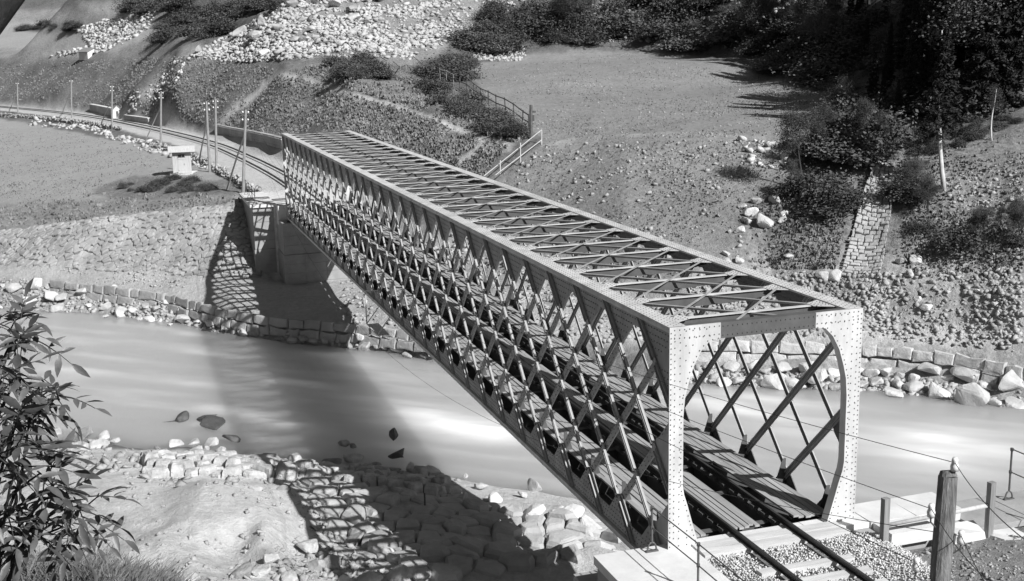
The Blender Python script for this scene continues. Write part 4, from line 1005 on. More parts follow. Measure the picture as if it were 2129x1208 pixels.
# countless smaller stones
def scatter(name, poly, n, lo, hi, matl, flat=.75, lift=0):
    P = sample(poly, n); P = P[rng.random(len(P)) < np.clip(.62 + 2.6 * fbm(P[:, 0] / 4.5, P[:, 1] / 4.5, 3, 51), .06, 1)]; s = (lo + (hi - lo) * rng.random(len(P)) ** 2.2); P[:, 2] += s * .15 + lift
    return chips(len(P), P, s, name, MT[matl], flat)
scatter('scree', [(395, 118), (560, 25), (600, 0), (1090, 0), (1030, 40), (930, 90), (850, 125), (690, 118), (560, 128), (470, 130)], 8500, .14, .75, 'scree')
scatter('scree', [(160, 60), (330, 15), (310, 60), (230, 108), (100, 118), (190, 95)], 1800, .25, 1.0, 'scree')
scatter('rubble', [(970, 118), (1060, 95), (1105, 102), (1080, 128), (975, 126)], 420, .2, .6, 'scree')
scatter('rubble', [(1420, 560), (1760, 570), (2129, 560), (2129, 735), (1790, 700), (1440, 690)], 4200, .05, .34, 'rock_mid')
scatter('rubble', [(1880, 380), (2129, 330), (2129, 560), (1900, 560)], 1500, .05, .26, 'rock_mid')
scatter('rubble', [(700, 560), (1000, 470), (1440, 640), (1440, 700), (860, 735), (730, 700)], 2600, .08, .4, 'rock_mid')
scatter('rubble', [(0, 575), (300, 620), (560, 668), (860, 735), (560, 706), (430, 692), (0, 645)], 2600, .08, .36, 'rock_mid')
scatter('rubble', [(1380, 765), (2125, 806), (2125, 850), (1790, 818), (1380, 795)], 1500, .12, .45, 'rock_pale')
scatter('rubble', [(120, 560), (420, 520), (420, 600), (200, 590)], 900, .05, .22, 'rock_mid')
scatter('river_stones', [(100, 910), (300, 935), (540, 958), (960, 995), (960, 1040), (640, 1010), (330, 1010), (120, 960)], 500, .05, .45, 'rock_mid', .5)
S = seeds_px([(290, 948), (420, 952), (540, 962), (700, 975), (940, 1000), (950, 1030), (760, 1024), (640, 998), (560, 992), (430, 992), (300, 994)], .72, .40)
o = stone_patch('stone_bank', S, lambda x, y: drape(x, y, .0), .34, MT['rock'], .05, .0, .8, round_=.86)
tag(o, 'bank of tightly packed angular stones along the near waterline behind the sand mound', 'stone bank')
scatter('river_stones', [(640, 1010), (690, 1080), (760, 1160), (860, 1208), (400, 1208), (640, 1160)], 650, .05, .30, 'rock_mid')
scatter('pebbles', [(260, 990), (620, 980), (660, 1060), (620, 1200), (360, 1190), (260, 1140)], 1200, .02, .20, 'rock_mid')
scatter('scree', [(1120, 0), (1740, 0), (1750, 150), (1480, 100), (1120, 90)], 1300, .15, .8, 'rock_mid')
scatter('rubble', [(372, 118), (400, 122), (372, 165), (330, 205), (290, 225), (262, 244), (232, 240), (268, 205), (318, 170)], 420, .12, .7, 'scree')
scatter('field_stones', [(985, 150), (1300, 112), (1600, 165), (1730, 210), (1700, 280), (1140, 295)], 2600, .05, .17, 'rock_mid')
scatter('field_stones', [(1540, 290), (1660, 300), (1660, 350), (1560, 350)], 90, .15, .8, 'rock_pale')
scatter('field_stones', [(1140, 300), (1680, 290), (1560, 400), (1540, 540), (1400, 600), (1020, 460), (1020, 380)], 1900, .04, .30, 'rock_mid')
scatter('field_wall_stones', [(70, 240), (180, 255), (240, 280), (330, 300), (440, 345), (455, 360), (330, 320), (300, 318), (180, 272), (60, 262)], 900, .25, .8, 'scree')
scatter('soil_stones', [(1850, 1130), (2000, 1100), (2129, 1100), (2129, 1208), (1830, 1208)], 900, .02, .10, 'rock_mid')

# ------------------------------------------------------------------ vegetation
def leaf_quads(C, size, up=.3, aspect=1.6):
    n = len(C); a = rng.normal(size=(n, 3)); a[:, 2] *= .6; a /= np.linalg.norm(a, axis=1)[:, None]
    b = np.cross(a, rng.normal(size=(n, 3))); b /= np.linalg.norm(b, axis=1)[:, None]
    s = (size * rng.uniform(.6, 1.3, n))[:, None]
    V = np.stack([C - a * s * .5 * aspect, C + b * s * .5, C + a * s * .5 * aspect, C - b * s * .5], 1)
    return V.reshape(-1, 3), (np.arange(n)[:, None] * 4 + np.arange(4)[None])
def bush_meshes(seed, n=3400, blobs=34, leaf=.085):
    c = rng.normal(size=(blobs, 3)); c /= np.linalg.norm(c, axis=1)[:, None]; c *= rng.uniform(.3, 1, (blobs, 1)) ** .5; c[:, 2] = np.abs(c[:, 2]) * .8
    c *= [.5, .5, .5]; k = rng.integers(0, blobs, n); P = c[k] + rng.normal(size=(n, 3)) * .10 * rng.uniform(.4, 1.9, (blobs, 1))[k]
    P[:, 2] = np.abs(P[:, 2]) + .04
    V, F = leaf_quads(P, leaf * .42)
    crown = new_mesh('crown', V, F, MT['leaf'])
    mb = MB()
    for i in range(6):
        t = c[rng.integers(blobs)]; mb.tube([(0, 0, -.15), t * [.4, .4, .5], t], [.02, .013, .005], 5)
    return crown, new_mesh('stem', np.vstack(mb.V), mb.F, MT['bark_dark'])
BUSH = [bush_meshes(i) for i in range(6)]
def conifer_meshes(seed, n=11000, dens=1.0, bare=.12, width=.17):
    z = bare + (1 - bare) * rng.random(n) ** .8; k = rng.integers(0, 90, n); zz = bare + (1 - bare) * (k + .5) / 90; ang = (k * 2.4) + rng.normal(0, .16, n)
    rad = width * (1 - zz) ** .8 * rng.random(n) ** .55 * (1 + .35 * np.sin(k * 3.3)) + .008
    P = np.stack([rad * np.cos(ang), rad * np.sin(ang), zz - rad * .35 + rng.normal(0, .008, n)], -1)
    V, F = leaf_quads(P, .011, aspect=3.0)
    crown = new_mesh('crown', V, F, MT['needle'])
    mb = MB(); mb.tube([(0, 0, -.03), (.004, 0, .4), (0, .002, .98)], [.013, .009, .002], 7)
    for kk in range(0, 90, 2):
        zz_ = bare + (1 - bare) * (kk + .5) / 90; r_ = width * (1 - zz_) ** .8; a = kk * 2.4; mb.tube([(0, 0, zz_), (r_ * math.cos(a), r_ * math.sin(a), zz_ - r_ * .3)], [.003, .0008], 4)
    return crown, new_mesh('trunk', np.vstack(mb.V), mb.F, MT['bark_dark'])
CON = [conifer_meshes(i, bare=b, width=w_) for i, (b, w_) in enumerate([(.10, .125), (.16, .15), (.08, .115), (.24, .14)])]
def decid_meshes(seed, bare=.3, n=9500, pale=False):
    mb = MB(); tips = []; mb.tube([(0, 0, -.03), (.01, .01, bare), (.0, .02, .8)], [.018, .013, .004], 7)
    for i in range(16):
        z0 = bare + .5 * rng.random(); a = rng.uniform(0, 6.28); l = .28 * (1.1 - z0) + .08; e = np.array([l * math.cos(a), l * math.sin(a), z0 + l * .7]); mb.tube([(0.005, .012, z0), e * [.5, .5, 1] - [0, 0, .03], e], [.006, .004, .0015], 5); tips += [e, e * [.7, .7, 1]]
    tips = np.array(tips + [(0, 0, .85), (0, .03, .95)]); k = rng.integers(0, len(tips), n); P = tips[k] + rng.normal(size=(n, 3)) * [.065, .065, .05]
    V, F = leaf_quads(P, .011)
    return new_mesh('crown', V, F, MT['leaf']), new_mesh('trunk', np.vstack(mb.V), mb.F, MT['bark_pale'] if pale else MT['bark_dark'])
DEC = [decid_meshes(i, b) for i, b in enumerate([.25, .35, .2])]
BIR = [decid_meshes(9, .45, 3600, True)]
LARCH = [(conifer_meshes(30, 5200, bare=.36, width=.20)[0], None)]
def plant(kind, meshes, p, h, wd, label, cat, group, tilt=.04, trunk='trunk'):
    e = empty(kind, p, rng.uniform(0, 6.28)); e.rotation_euler.x = rng.uniform(-tilt, tilt); e.rotation_euler.y = rng.uniform(-tilt, tilt); tag(e, label, cat, group)
    cr, tk = meshes
    for nme, me in (('crown', cr), (trunk, tk)):
        o = bpy.data.objects.new(nme, me); o.scale = (wd, wd, h); link(o, e)
    return e
def bushes(poly, n, lo, hi, label, group, hw=(.7, 1.3), mix=None):
    P = sample(poly, n)
    for p in P:
        ux, vy, _ = project(p)
        if 1742 < ux < 1872 and 345 < vy < 600: continue
        h = rng.uniform(lo, hi)
        if mix and rng.random() < .42:
            plant('young_tree', DEC[rng.integers(3)], p, h * rng.uniform(1.0, 1.7), h * rng.uniform(.9, 1.3), mix[0], 'tree', mix[1], .18); continue
        plant('shrub', BUSH[rng.integers(6)], p, h * rng.uniform(*hw), h * rng.uniform(1.1, 1.6), label, 'shrub', group, .15, 'stem')
bushes([(955, 95), (1010, 20), (1110, 20), (1110, 95), (1000, 120)], 16, 3.0, 6.0, 'dark shrub at the edge of the scree above the rubble heap', 'shrubs at the scree edge')
bushes([(1110, 0), (1740, 0), (1760, 185), (1640, 160), (1480, 108), (1300, 96), (1110, 92)], 92, 2.0, 6.0, 'dark bush in the thicket on the hillside above the field', 'thicket above the field', mix=('ragged young tree standing up out of the thicket above the field', 'young trees in the thicket'))
bushes([(690, 130), (800, 128), (840, 165), (720, 165)], 12, 1.4, 3.0, 'low bush at the foot of the scree by the upper path', 'bushes by the upper path')
bushes([(880, 130), (980, 130), (985, 165), (900, 170), (870, 150)], 12, 1.5, 3.6, 'bush behind the hillside fence at the corner of the field', 'bushes at the field corner')
bushes([(880, 170), (960, 200), (1060, 250), (1100, 290), (1050, 296), (960, 245), (880, 200)], 22, 1.0, 2.4, 'low bush along the downhill side of the hillside fence', 'bushes along the hillside fence')
bushes([(420, 20), (560, 0), (600, 10), (470, 70), (400, 90), (300, 105), (290, 90)], 26, 2.0, 5.0, 'bush between the stony slope and the boulder field', 'bushes left of the boulder field')
bushes([(250, 0), (420, 0), (360, 40), (280, 30)], 10, 2.5, 5.0, 'bush high on the slope above the left meadow', 'bushes above the left meadow')
bushes([(40, 55), (165, 55), (165, 66), (40, 66)], 10, 1.8, 3.0, 'bush of the dark hedge crossing the upper left meadow', 'hedge on the upper meadow')
bushes([(1720, 260), (1800, 240), (1830, 330), (1790, 420), (1650, 480), (1600, 440), (1660, 370)], 30, 1.6, 4.2, 'dark shrub on the bank left of the stone channel', 'shrubs left of the stone channel', mix=('ragged young tree among the shrubs left of the stone channel', 'young trees left of the stone channel'))
bushes([(1860, 335), (1925, 325), (1935, 380), (1925, 440), (1990, 470), (2129, 470), (2129, 540), (1960, 520), (1870, 450)], 24, .6, 2.8, 'dark shrub on the bank right of the stone channel', 'shrubs right of the stone channel', mix=('ragged young tree among the shrubs right of the stone channel', 'young trees right of the stone channel'))
bushes([(240, 380), (330, 368), (440, 380), (450, 400), (250, 402)], 22, .5, 1.2, 'low shrub in the weedy strip in front of the wooden hut', 'shrubs in front of the hut')
bushes([(1760, 60), (2129, 20), (2129, 240), (2090, 170), (2010, 240), (1900, 230), (1860, 300), (1740, 210)], 45, 2.0, 4.5, 'undergrowth bush beneath the forest trees at the upper right', 'forest undergrowth', )
P = sample([(1760, 40), (1860, 0), (2129, 0), (2129, 230), (2000, 250), (1860, 290), (1790, 240)], 58)
for i, p in enumerate(P):
    h = rng.uniform(10, 19) * (.28 if project(p)[0] < 1870 else .5 if project(p)[0] < 1960 else 1)
    if i % 6 == 5: plant('broadleaf_tree', DEC[i % 3], p, h * .8, h * .9, 'dark broadleaf tree in the forest on the upper right slope', 'tree', 'broadleaf trees of the forest')
    else: plant('conifer_tree', CON[i % 4], p, h, h * .95, 'dark conifer in the forest on the upper right slope', 'tree', 'conifers of the forest')
for i, (px, py) in enumerate([(1840, -10), (1900, -30), (1980, -20), (2050, -10), (2120, 10), (1780, -20), (1700, -30), (1620, -40), (1540, -30), (1460, -40), (1380, -30), (1280, -40), (1200, -30), (1740, 10), (1940, 10), (2010, 20), (2090, 30)]):
    q = at_d(px, 0, 150); q = g1(px, 4) if np.isnan(g1(px, max(py, 1))[0]) else g1(px, max(py, 1))
    if np.isnan(q[0]): continue
    q = q + np.array([3, 0, 1.2]); q[2] = gz(q[0], q[1]); h = rng.uniform(10, 16)
    plant('conifer_tree', CON[i % 4], q, h, h * .9, 'tall conifer rising out of the top of the picture on the upper right', 'tree', 'tall conifers on the skyline')
# the pale stemmed trees that stand in front of the forest
def pale_tree(base, top, label, bend, crown_me, cw, trunk_r=.16, crown_from=.36):
    p = g1(*base); d = (p - CAM) @ FW; t = at_d(top[0], top[1], d); h = t[2] - p[2]
    e = empty('pale_stemmed_tree', p, 0); tag(e, label, 'tree')
    lean = np.array([t[0] - p[0], t[1] - p[1]]); pts = [(lean[0] * s + bend * math.sin(s * 3.14) * .3, lean[1] * s + bend * math.sin(s * 5) * .3, h * s - .1) for s in np.linspace(0, 1, 9)]
    mb = MB(); mb.tube(pts, np.linspace(trunk_r, .03, 9), 8); mb.obj('trunk', MT['bark_pale'], e, True)
    o = bpy.data.objects.new('crown', crown_me); o.scale = (cw, cw, h); o.location = (lean[0] * .5, lean[1] * .5, 0); link(o, e)
pale_tree((1963, 394), (1955, 60), 'tall feathery tree with a pale bare lower stem standing in front of the forest', .5, LARCH[0][0], 9.5, .17)
pale_tree((2062, 292), (2070, 182), 'slender young tree with a thin white stem and a small pale crown', .3, BIR[0][0], 2.2, .07)
for i, (px, py, tp) in enumerate([(2040, 112, 30), (2048, 98, 25), (1985, 150, 90), (1900, 240, 130), (1960, 60, 0), (2078, 85, 40)]):
    pale_tree((px, py), (px + 1, tp - 40), ['thin pale trunk, lower of the close pair at the forest edge', 'thin pale trunk, upper of the close pair at the forest edge', 'thin pale trunk left of the close pair', 'thin pale trunk among the dark conifers left of the feathery tree', 'thin pale trunk high up above the feathery tree', 'thin pale trunk right of the close pair at the forest edge'][i], .2, BIR[0][0], 3, .10)
# grass
def tufts(name, poly, n, lo, hi, matl='tuft', blades=3):
    P = sample(poly, n); ii = np.clip(np.interp(np.hypot(P[:, 0] - CAM[0], P[:, 1] - CAM[1]), dist, np.arange(ND)).astype(int), 0, ND - 1); jj = np.clip(((az[0] - np.arctan2(P[:, 1] - CAM[1], P[:, 0] - CAM[0])) / (az[0] - az[-1]) * (NA - 1)).astype(int), 0, NA - 1)
    P = P[(ALB[ii, jj] < .36) & (rng.random(len(P)) < np.clip(.6 + 2.8 * fbm(P[:, 0] / 5, P[:, 1] / 5, 3, 61), .05, 1))]; n = len(P); s = lo + (hi - lo) * rng.random(n) ** 1.5
    V, F = [], []
    for b in range(blades):
        a = rng.uniform(0, 6.283, n); dx = np.cos(a) * s * .5; dy = np.sin(a) * s * .5; ln = rng.uniform(-.4, .4, (n, 2)) * s[:, None]
        q = np.stack([P + np.stack([-dx, -dy, -.05 * s], -1), P + np.stack([dx, dy, -.05 * s], -1), P + np.stack([dx * .6 + ln[:, 0], dy * .6 + ln[:, 1], s * .8], -1), P + np.stack([-dx * .6 + ln[:, 0], -dy * .6 + ln[:, 1], s * rng.uniform(.5, 1, n)], -1)], 1)
        F.append(np.arange(n)[:, None] * 4 + np.arange(4)[None] + len(V) * n * 4); V.append(q.reshape(-1, 3))
    me = new_mesh(name, np.vstack(V), np.vstack(F), MT[matl]); o = link(bpy.data.objects.new(name, me)); o['kind'] = 'stuff'; return o
tufts('meadow_grass', [(0, 135), (370, 118), (480, 125), (600, 150), (1060, 300), (1000, 372), (720, 372), (590, 300), (450, 262), (250, 232), (0, 205)], 26000, .08, .34)
tufts('meadow_grass', [(880, 170), (1110, 285), (1060, 300), (720, 185), (600, 150), (700, 125)], 3500, .10, .4)
tufts('meadow_grass', [(1140, 298), (1720, 288), (1600, 400), (1540, 560), (1440, 620), (1020, 470), (1020, 375)], 7500, .04, .16)
tufts('meadow_grass', [(0, 430), (190, 400), (500, 405), (500, 420), (250, 448), (0, 478)], 1500, .08, .30)
tufts('meadow_grass', [(0, 265), (180, 280), (330, 330), (360, 370), (180, 400), (0, 430)], 4000, .04, .16)
tufts('meadow_grass', [(1000, 140), (1300, 112), (1600, 165), (1730, 210), (1700, 280), (1140, 295)], 9000, .04, .13)
tufts('meadow_grass', [(1540, 440), (1720, 360), (1760, 440), (1740, 560), (1560, 560)], 3000, .06, .26)
tufts('meadow_grass', [(1870, 330), (2129, 270), (2129, 560), (1880, 580)], 4500, .06, .24)
bushes([(1830, 300), (1960, 240), (2129, 170), (2129, 275), (2010, 300), (1940, 320), (1850, 330)], 44, .5, 1.1, 'low dark undergrowth along the shaded gully at the forest foot', 'undergrowth in the gully')
# grass on the photographer's knoll
n = 26000
px = rng.uniform(-120, 420, n); py = rng.uniform(1118, 1300, n)
P = on_ground(px, py, dmin=2.5, dmax=30); ok = ~np.isnan(P[:, 0]) & (((P - CAM) @ FW) < 18); P = P[ok]; n = len(P)
a = rng.uniform(0, 6.283, n); hgt = rng.uniform(.10, .30, n) * (.6 + .8 * vnoise(P[:, 0] * 1.3, P[:, 1] * 1.3, 3)); wd = rng.uniform(.006, .012, n); ben = rng.uniform(.2, .9, n) * hgt; ba = rng.uniform(0, 6.283, n)
B = np.stack([np.cos(a), np.sin(a), 0 * a], -1) * wd[:, None]; D = np.stack([np.cos(ba), np.sin(ba), 0 * a], -1)
Z = np.array([0, 0, 1.])
V = np.stack([P - B - Z * .02, P + B - Z * .02, P + D * (ben * .35)[:, None] + Z * (hgt * .6)[:, None] + B * .8, P + D * (ben * .35)[:, None] + Z * (hgt * .6)[:, None] - B * .8, P + D * ben[:, None] + Z * (hgt * .92)[:, None] + B * .15, P + D * ben[:, None] + Z * (hgt * .92)[:, None] - B * .15], 1)
F = np.concatenate([np.arange(n)[:, None] * 6 + np.array([0, 1, 2, 3])[None], np.arange(n)[:, None] * 6 + np.array([3, 2, 4, 5])[None]])
o = link(bpy.data.objects.new('long_grass', new_mesh('long_grass', V.reshape(-1, 3), F, MT['grass_near']))); o['kind'] = 'stuff'
# elder bush close to the camera: pinnate leaves on arching stems
el = empty('leafy_bush', (0, 0, 0)); root = at_d(-60, 1330, 5.2); root[2] = gz(root[0], root[1]) - .05; el.location = root
tag(el, 'leafy bush with pointed leaflets close to the camera at the left edge', 'bush')
LV, LF = [], []; ln_ = 0
st = MB()
def leaflet(base, d, nrm, L):
    global ln_
    d = d / np.linalg.norm(d); nrm = nrm - d * (nrm @ d); nrm /= np.linalg.norm(nrm); sd = np.cross(d, nrm)
    prof = [(0, .04), (.18, .62), (.42, 1), (.68, .78), (.88, .32), (1, .02)]; wdt = L * .155; dr = rng.uniform(.05, .32); cup = rng.uniform(.1, .5)
    vs = []
    for t, w_ in prof:
        c = base + d * L * t - nrm * L * dr * t * t
        vs += [c - sd * wdt * w_ + nrm * wdt * w_ * cup, c, c + sd * wdt * w_ + nrm * wdt * w_ * cup]
    LV.extend(vs)
    for i in range(5):
        for k in (0, 1): LF.append((ln_ + i * 3 + k, ln_ + i * 3 + k + 1, ln_ + i * 3 + k + 4, ln_ + i * 3 + k + 3))
    ln_ += 18
def comp_leaf(base, d, L):
    d = d / np.linalg.norm(d); upv = np.array([0, 0, 1.]) + rng.normal(0, .35, 3); sd = np.cross(d, upv); sd /= np.linalg.norm(sd); nr = np.cross(sd, d)
    pts = [base + d * L * t - np.array([0, 0, 1]) * L * .25 * t * t for t in (0, .35, .7, 1)]
    st.tube(pts, [.0035, .003, .002, .0015], 5)
    for t in (.45, .72):
        b = base + d * L * t - np.array([0, 0, 1]) * L * .25 * t * t
        for s in (1, -1): leaflet(b, d * .55 + sd * s * .85 + rng.normal(0, .1, 3), nr + rng.normal(0, .25, 3), L * rng.uniform(.42, .56))
    leaflet(pts[-1], d - np.array([0, 0, .3]), nr + rng.normal(0, .2, 3), L * rng.uniform(.5, .62))
CL = [(30, 655, 5.4, 5), (70, 672, 5.4, 6), (20, 700, 5.2, 6), (60, 690, 5.3, 5), (30, 745, 5.0, 5), (20, 790, 4.8, 6), (110, 800, 4.7, 6), (60, 790, 4.8, 6), (150, 822, 4.6, 6), (40, 830, 4.7, 7), (90, 845, 4.6, 5), (15, 870, 4.6, 6), (50, 900, 4.5, 6), (20, 945, 4.5, 6), (70, 960, 4.6, 6), (110, 985, 4.7, 6), (150, 1000, 4.8, 5), (40, 1000, 4.6, 7), (180, 1020, 4.9, 5), (100, 1035, 4.8, 7), (50, 1060, 4.7, 7), (150, 1060, 4.9, 6), (200, 1055, 5.0, 4), (20, 1090, 4.8, 6), (90, 1090, 4.9, 6), (160, 1095, 5.0, 4), (195, 1090, 5.0, 3), (-30, 760, 4.8, 5), (-30, 900, 4.6, 5), (-30, 1020, 4.7, 5), (10, 980, 4.7, 5), (120, 1120, 5.0, 3)]
for cx, cy, d, n in CL:
    cx -= 28; n = max(3, int(n * .72))
    c = at_d(cx, cy, d + rng.uniform(-.15, .15))
    b0 = at_d(-70 + .3 * cx, 1240 + .05 * cy, 5.1); mid = (b0 + c) / 2 + np.array([0, 0, .12]) + rng.normal(0, .05, 3)
    st.tube([b0, (b0 + mid) / 2 + rng.normal(0, .02, 3), mid, (mid + c) / 2 + [0, 0, .04], c], [.010, .008, .007, .005, .004], 6)
    for i in range(n):
        dirv = RT * rng.uniform(-.5, 1.1) + UP * rng.uniform(-.7, .5) - FW * rng.uniform(-.5, .7)
        comp_leaf(c + rng.normal(0, .03, 3), dirv, rng.uniform(.14, .20))
me = new_mesh('foliage', np.array(LV) - root, LF, MT['leaf_near'], True); link(bpy.data.objects.new('foliage', me), el)
st.obj('stem', MT['bark_dark'], el, True, origin=None).location = -root
# leaning trunk in the top left corner
tq = [at_d(-420, 760, 8.2), at_d(-210, 300, 8.0), at_d(-72, 98, 7.8), at_d(28, -45, 7.7), at_d(190, -260, 7.6)]; b0 = tq[0].copy(); b0[2] = gz(b0[0], b0[1]) - .2
e = empty('leaning_tree', b0); tag(e, 'dark rough trunk leaning across the top left corner', 'tree')
mb = MB(); pts = np.array([b0] + tq) - b0; mb.tube(pts, [.22, .17, .14, .125, .13, .12], 14); mb.tube([pts[3] + [0, 0, -.1], pts[3] + (at_d(-60, 40, 7.7) - tq[2]), pts[3] + (at_d(-130, -200, 7.6) - tq[2])], [.13, .11, .08], 10); o = mb.obj('trunk', MT['bark_dark'], e, True)
LVc = np.array([at_d(140 + rng.normal(0, 160), -620 + rng.normal(0, 90), 7.6 + rng.normal(0, .5)) for _ in range(700)]) - b0
V, F = leaf_quads(LVc, .10); link(bpy.data.objects.new('crown', new_mesh('crown', V, F, MT['leaf'])), e)
# ------------------------------------------------------------------ small structures
# timber hut by the track
p = g1(380, 361); d = (p - CAM) @ FW; px_m = d / F_PX
hb = empty('wooden_hut', p, R(176)); tag(hb, 'small plank hut with a pale overhanging roof in the field beside the track', 'hut')
W_, H_ = 36 * px_m, 47 * px_m                                     # about 1.75 x 2.3 m; door side is local +x
mb = MB(); mb.box((-W_ / 2, -W_ / 2, .12), (W_ / 2, W_ / 2, H_))
for i in range(9):
    y = -W_ / 2 + W_ * (i + .5) / 9
    mb.box((W_ / 2, y - W_ / 18 + .012, .12), (W_ / 2 + .02, y + W_ / 18 - .012, H_ - .02)); mb.box((-W_ / 2 + W_ * i / 9 + .012, W_ / 2, .12), (-W_ / 2 + W_ * (i + 1) / 9 - .012, W_ / 2 + .02, H_ - .02))
    mb.box((-W_ / 2 + W_ * i / 9 + .012, -W_ / 2 - .02, .12), (-W_ / 2 + W_ * (i + 1) / 9 - .012, -W_ / 2, H_ - .02))
mb.obj('wall', MT['wood_pale'], hb)
mb = MB(); mb.box((W_ / 2 + .022, -.36, .15), (W_ / 2 + .05, .36, 1.85)); 
for z in (.4, 1.55): mb.box((W_ / 2 + .052, -.34, z), (W_ / 2 + .075, .34, z + .12))
dr_ = mb.obj('door', MT['wood_pale'], hb); mb = MB(); mb.box((W_ / 2 + .052, .22, .95), (W_ / 2 + .10, .26, 1.10)); mb.obj('handle', MT['iron'], dr_)
mb = MB(); mb.box((W_ / 2 + .03, -.32, 1.72), (W_ / 2 + .06, .32, 2.02)); wn = mb.obj('window', MT['glass'], hb)
mb = MB()
for y in (-.36, -.0, .32): mb.box((W_ / 2 + .062, y, 1.70), (W_ / 2 + .085, y + .04, 2.04))
mb.obj('frame', MT['wood_grey'], wn)
mb = MB()
for s in (1, -1):
    for i in range(10):
        x = -W_ * .72 + W_ * 1.5 * i / 10
        mb.add([(0, x, H_ + .46), (0, x + W_ * .147, H_ + .46), (s * W_ * .78, x + W_ * .147, H_ - .02), (s * W_ * .78, x, H_ - .02), (0, x, H_ + .50), (0, x + W_ * .147, H_ + .50), (s * W_ * .78, x + W_ * .147, H_ + .02), (s * W_ * .78, x, H_ + .02)],
               [(0, 1, 2, 3), (7, 6, 5, 4), (0, 4, 5, 1), (1, 5, 6, 2), (2, 6, 7, 3), (3, 7, 4, 0)])
mb.obj('roof', MT['roof_tin'], hb)
mb = MB()
for s in (1, -1): mb.prism([(-W_ / 2, H_), (W_ / 2, H_), (0, H_ + .44)], (0, s * (W_ / 2 - .02), 0), (1, 0, 0), (0, 0, 1), (0, .03, 0))
mb.obj('gable', MT['wood_grey'], hb)
mb = MB(); mb.box((-1.0, -1.2, -.35), (1.7, 1.5, .10), jit=.08); mb.obj('plinth', MT['masonry_pale'], hb)
# stone barn on the terrace and track-side shelter
def barn(base, wpx, hpx, label, name, rz):
    p = g1(*base); d = (p - CAM) @ FW; k = d / F_PX; w_, h_ = wpx * k, hpx * k
    e = empty(name, p, rz); tag(e, label, 'shed')
    mb = MB(); mb.box((-w_ * .6, -w_ / 2, -.8), (w_ * .6, w_ / 2, h_ * .55)); mb.prism([(-w_ / 2, h_ * .55), (w_ / 2, h_ * .55), (0, h_ * .95)], (-w_ * .6, 0, 0), (0, 1, 0), (0, 0, 1), (w_ * 1.2, 0, 0)); mb.obj('wall', MT['masonry_pale'], e)
    mb = MB()
    for s in (1, -1): mb.prism([(0, h_), (s * w_ * .6, h_ * .52), (s * w_ * .6, h_ * .46), (0, h_ * .94)], (-w_ * .68, 0, 0), (0, 1, 0), (0, 0, 1), (w_ * 1.36, 0, 0))
    o = mb.obj('roof', MT['wood_grey'], e); bm_fix(o.data)
    mb = MB(); mb.box((w_ * .602, -w_ * .12, -.2), (w_ * .63, w_ * .12, h_ * .42)); mb.obj('door', MT['wood_dark'], e)
barn((187, 117), 30, 18, 'small stone barn with a dark doorway on the terrace at the far upper left', 'stone_barn', R(-150))
barn((242, 240), 18, 22, 'little white gabled shelter beside the track at the foot of the gully', 'stone_shelter', R(-170))
# telegraph poles
def pole(base, top, label, brace=None, ins=2, tilt=0):
    p = g1(*base)
    d = (p - CAM) @ FW; t = at_d(top[0], top[1], d); e = empty('telegraph_pole', p); tag(e, label, 'telegraph pole', None)
    v = t - p; mb = MB(); mb.tube([(0, 0, -.3), v * .5, v], [.15, .13, .10], 8); mb.obj('shaft', MT['wood_grey'], e)
    s = RT
    for i in range(ins):
        for sd in (1, -1):
            b = v * (1 - .05 - .09 * i); mb = MB(); q = b + s * sd * .10; mb.tube([q, q + s * sd * .12, q + s * sd * .14 + [0, 0, .10]], .016, 5); mb.tube([q + s * sd * .14 + [0, 0, .10], q + s * sd * .14 + [0, 0, .17], q + s * sd * .14 + [0, 0, .24]], [.07, .075, .04], 7, 1)
            mb.obj('insulator', [MT['iron'], MT['porcelain']], e)
    if brace:
        q = g1(*brace) - p; mb = MB(); mb.tube([q - [0, 0, .2], q * .5 + v * .36, v * .72], [.09, .08, .07], 6); mb.obj('brace', MT['wood_pale'], e)
    return t
T_far = pole((505, 402), (511, 228), 'tall telegraph pole standing nearest the far end of the bridge', (470, 395))
pole((450, 345), (448, 207), 'telegraph pole, right one of the close pair behind the hut')
pole((436, 358), (429, 211), 'telegraph pole, left one of the close pair behind the hut', (412, 340))
pole((334, 304), (335, 190), 'braced telegraph pole across the track from the gully foot', (298, 300))
pole((233, 268), (233, 178), 'braced telegraph pole beside the white gabled shelter', (207, 264))
pole((149, 250), (148, 166), 'braced telegraph pole, second from the left edge along the track', (128, 236), 1)
pole((37, 236), (36, 172), 'telegraph pole nearest the left edge along the track', (24, 218), 1)
# low retaining wall beside the track, and the little one further up
def low_wall(pts, h, t, label):
    P = np.array([g1(*q) for q in pts]); o0 = P[0].copy(); mb = MB()
    fine = []
    for a, b in zip(P[:-1], P[1:]):
        n = max(2, int(np.linalg.norm(b - a) / 1.1))
        for k in range(n): fine.append(a + (b - a) * k / n)
    fine.append(P[-1])
    for a, b in zip(fine[:-1], fine[1:]):
        dd = (b - a) / np.linalg.norm(b - a); a2, b2 = a + dd * .01 - o0, b - dd * .01 - o0
        for zz in np.arange(-.3, h - .05, .32): mb.bar(a2 + [0, 0, zz + .16], b2 + [0, 0, zz + .16], t * rng.uniform(.92, 1.05), .30)
        mb.bar(a2 + [0, 0, h + .06], b2 + [0, 0, h + .06], t * 1.25, .10, mi=1)
    e = empty('retaining_wall', o0); tag(e, label, 'wall'); mb.obj('stonework', [MT['rock_mid'], MT['masonry_pale']], e)
low_wall([(450, 272), (480, 279), (520, 287), (560, 296), (592, 305)], .75, .6, 'low retaining wall with a pale coping along the foot of the slope beside the far end of the bridge')
low_wall([(190, 228), (215, 233), (238, 238)], 1.0, .7, 'short dark retaining wall left of the white gabled shelter')
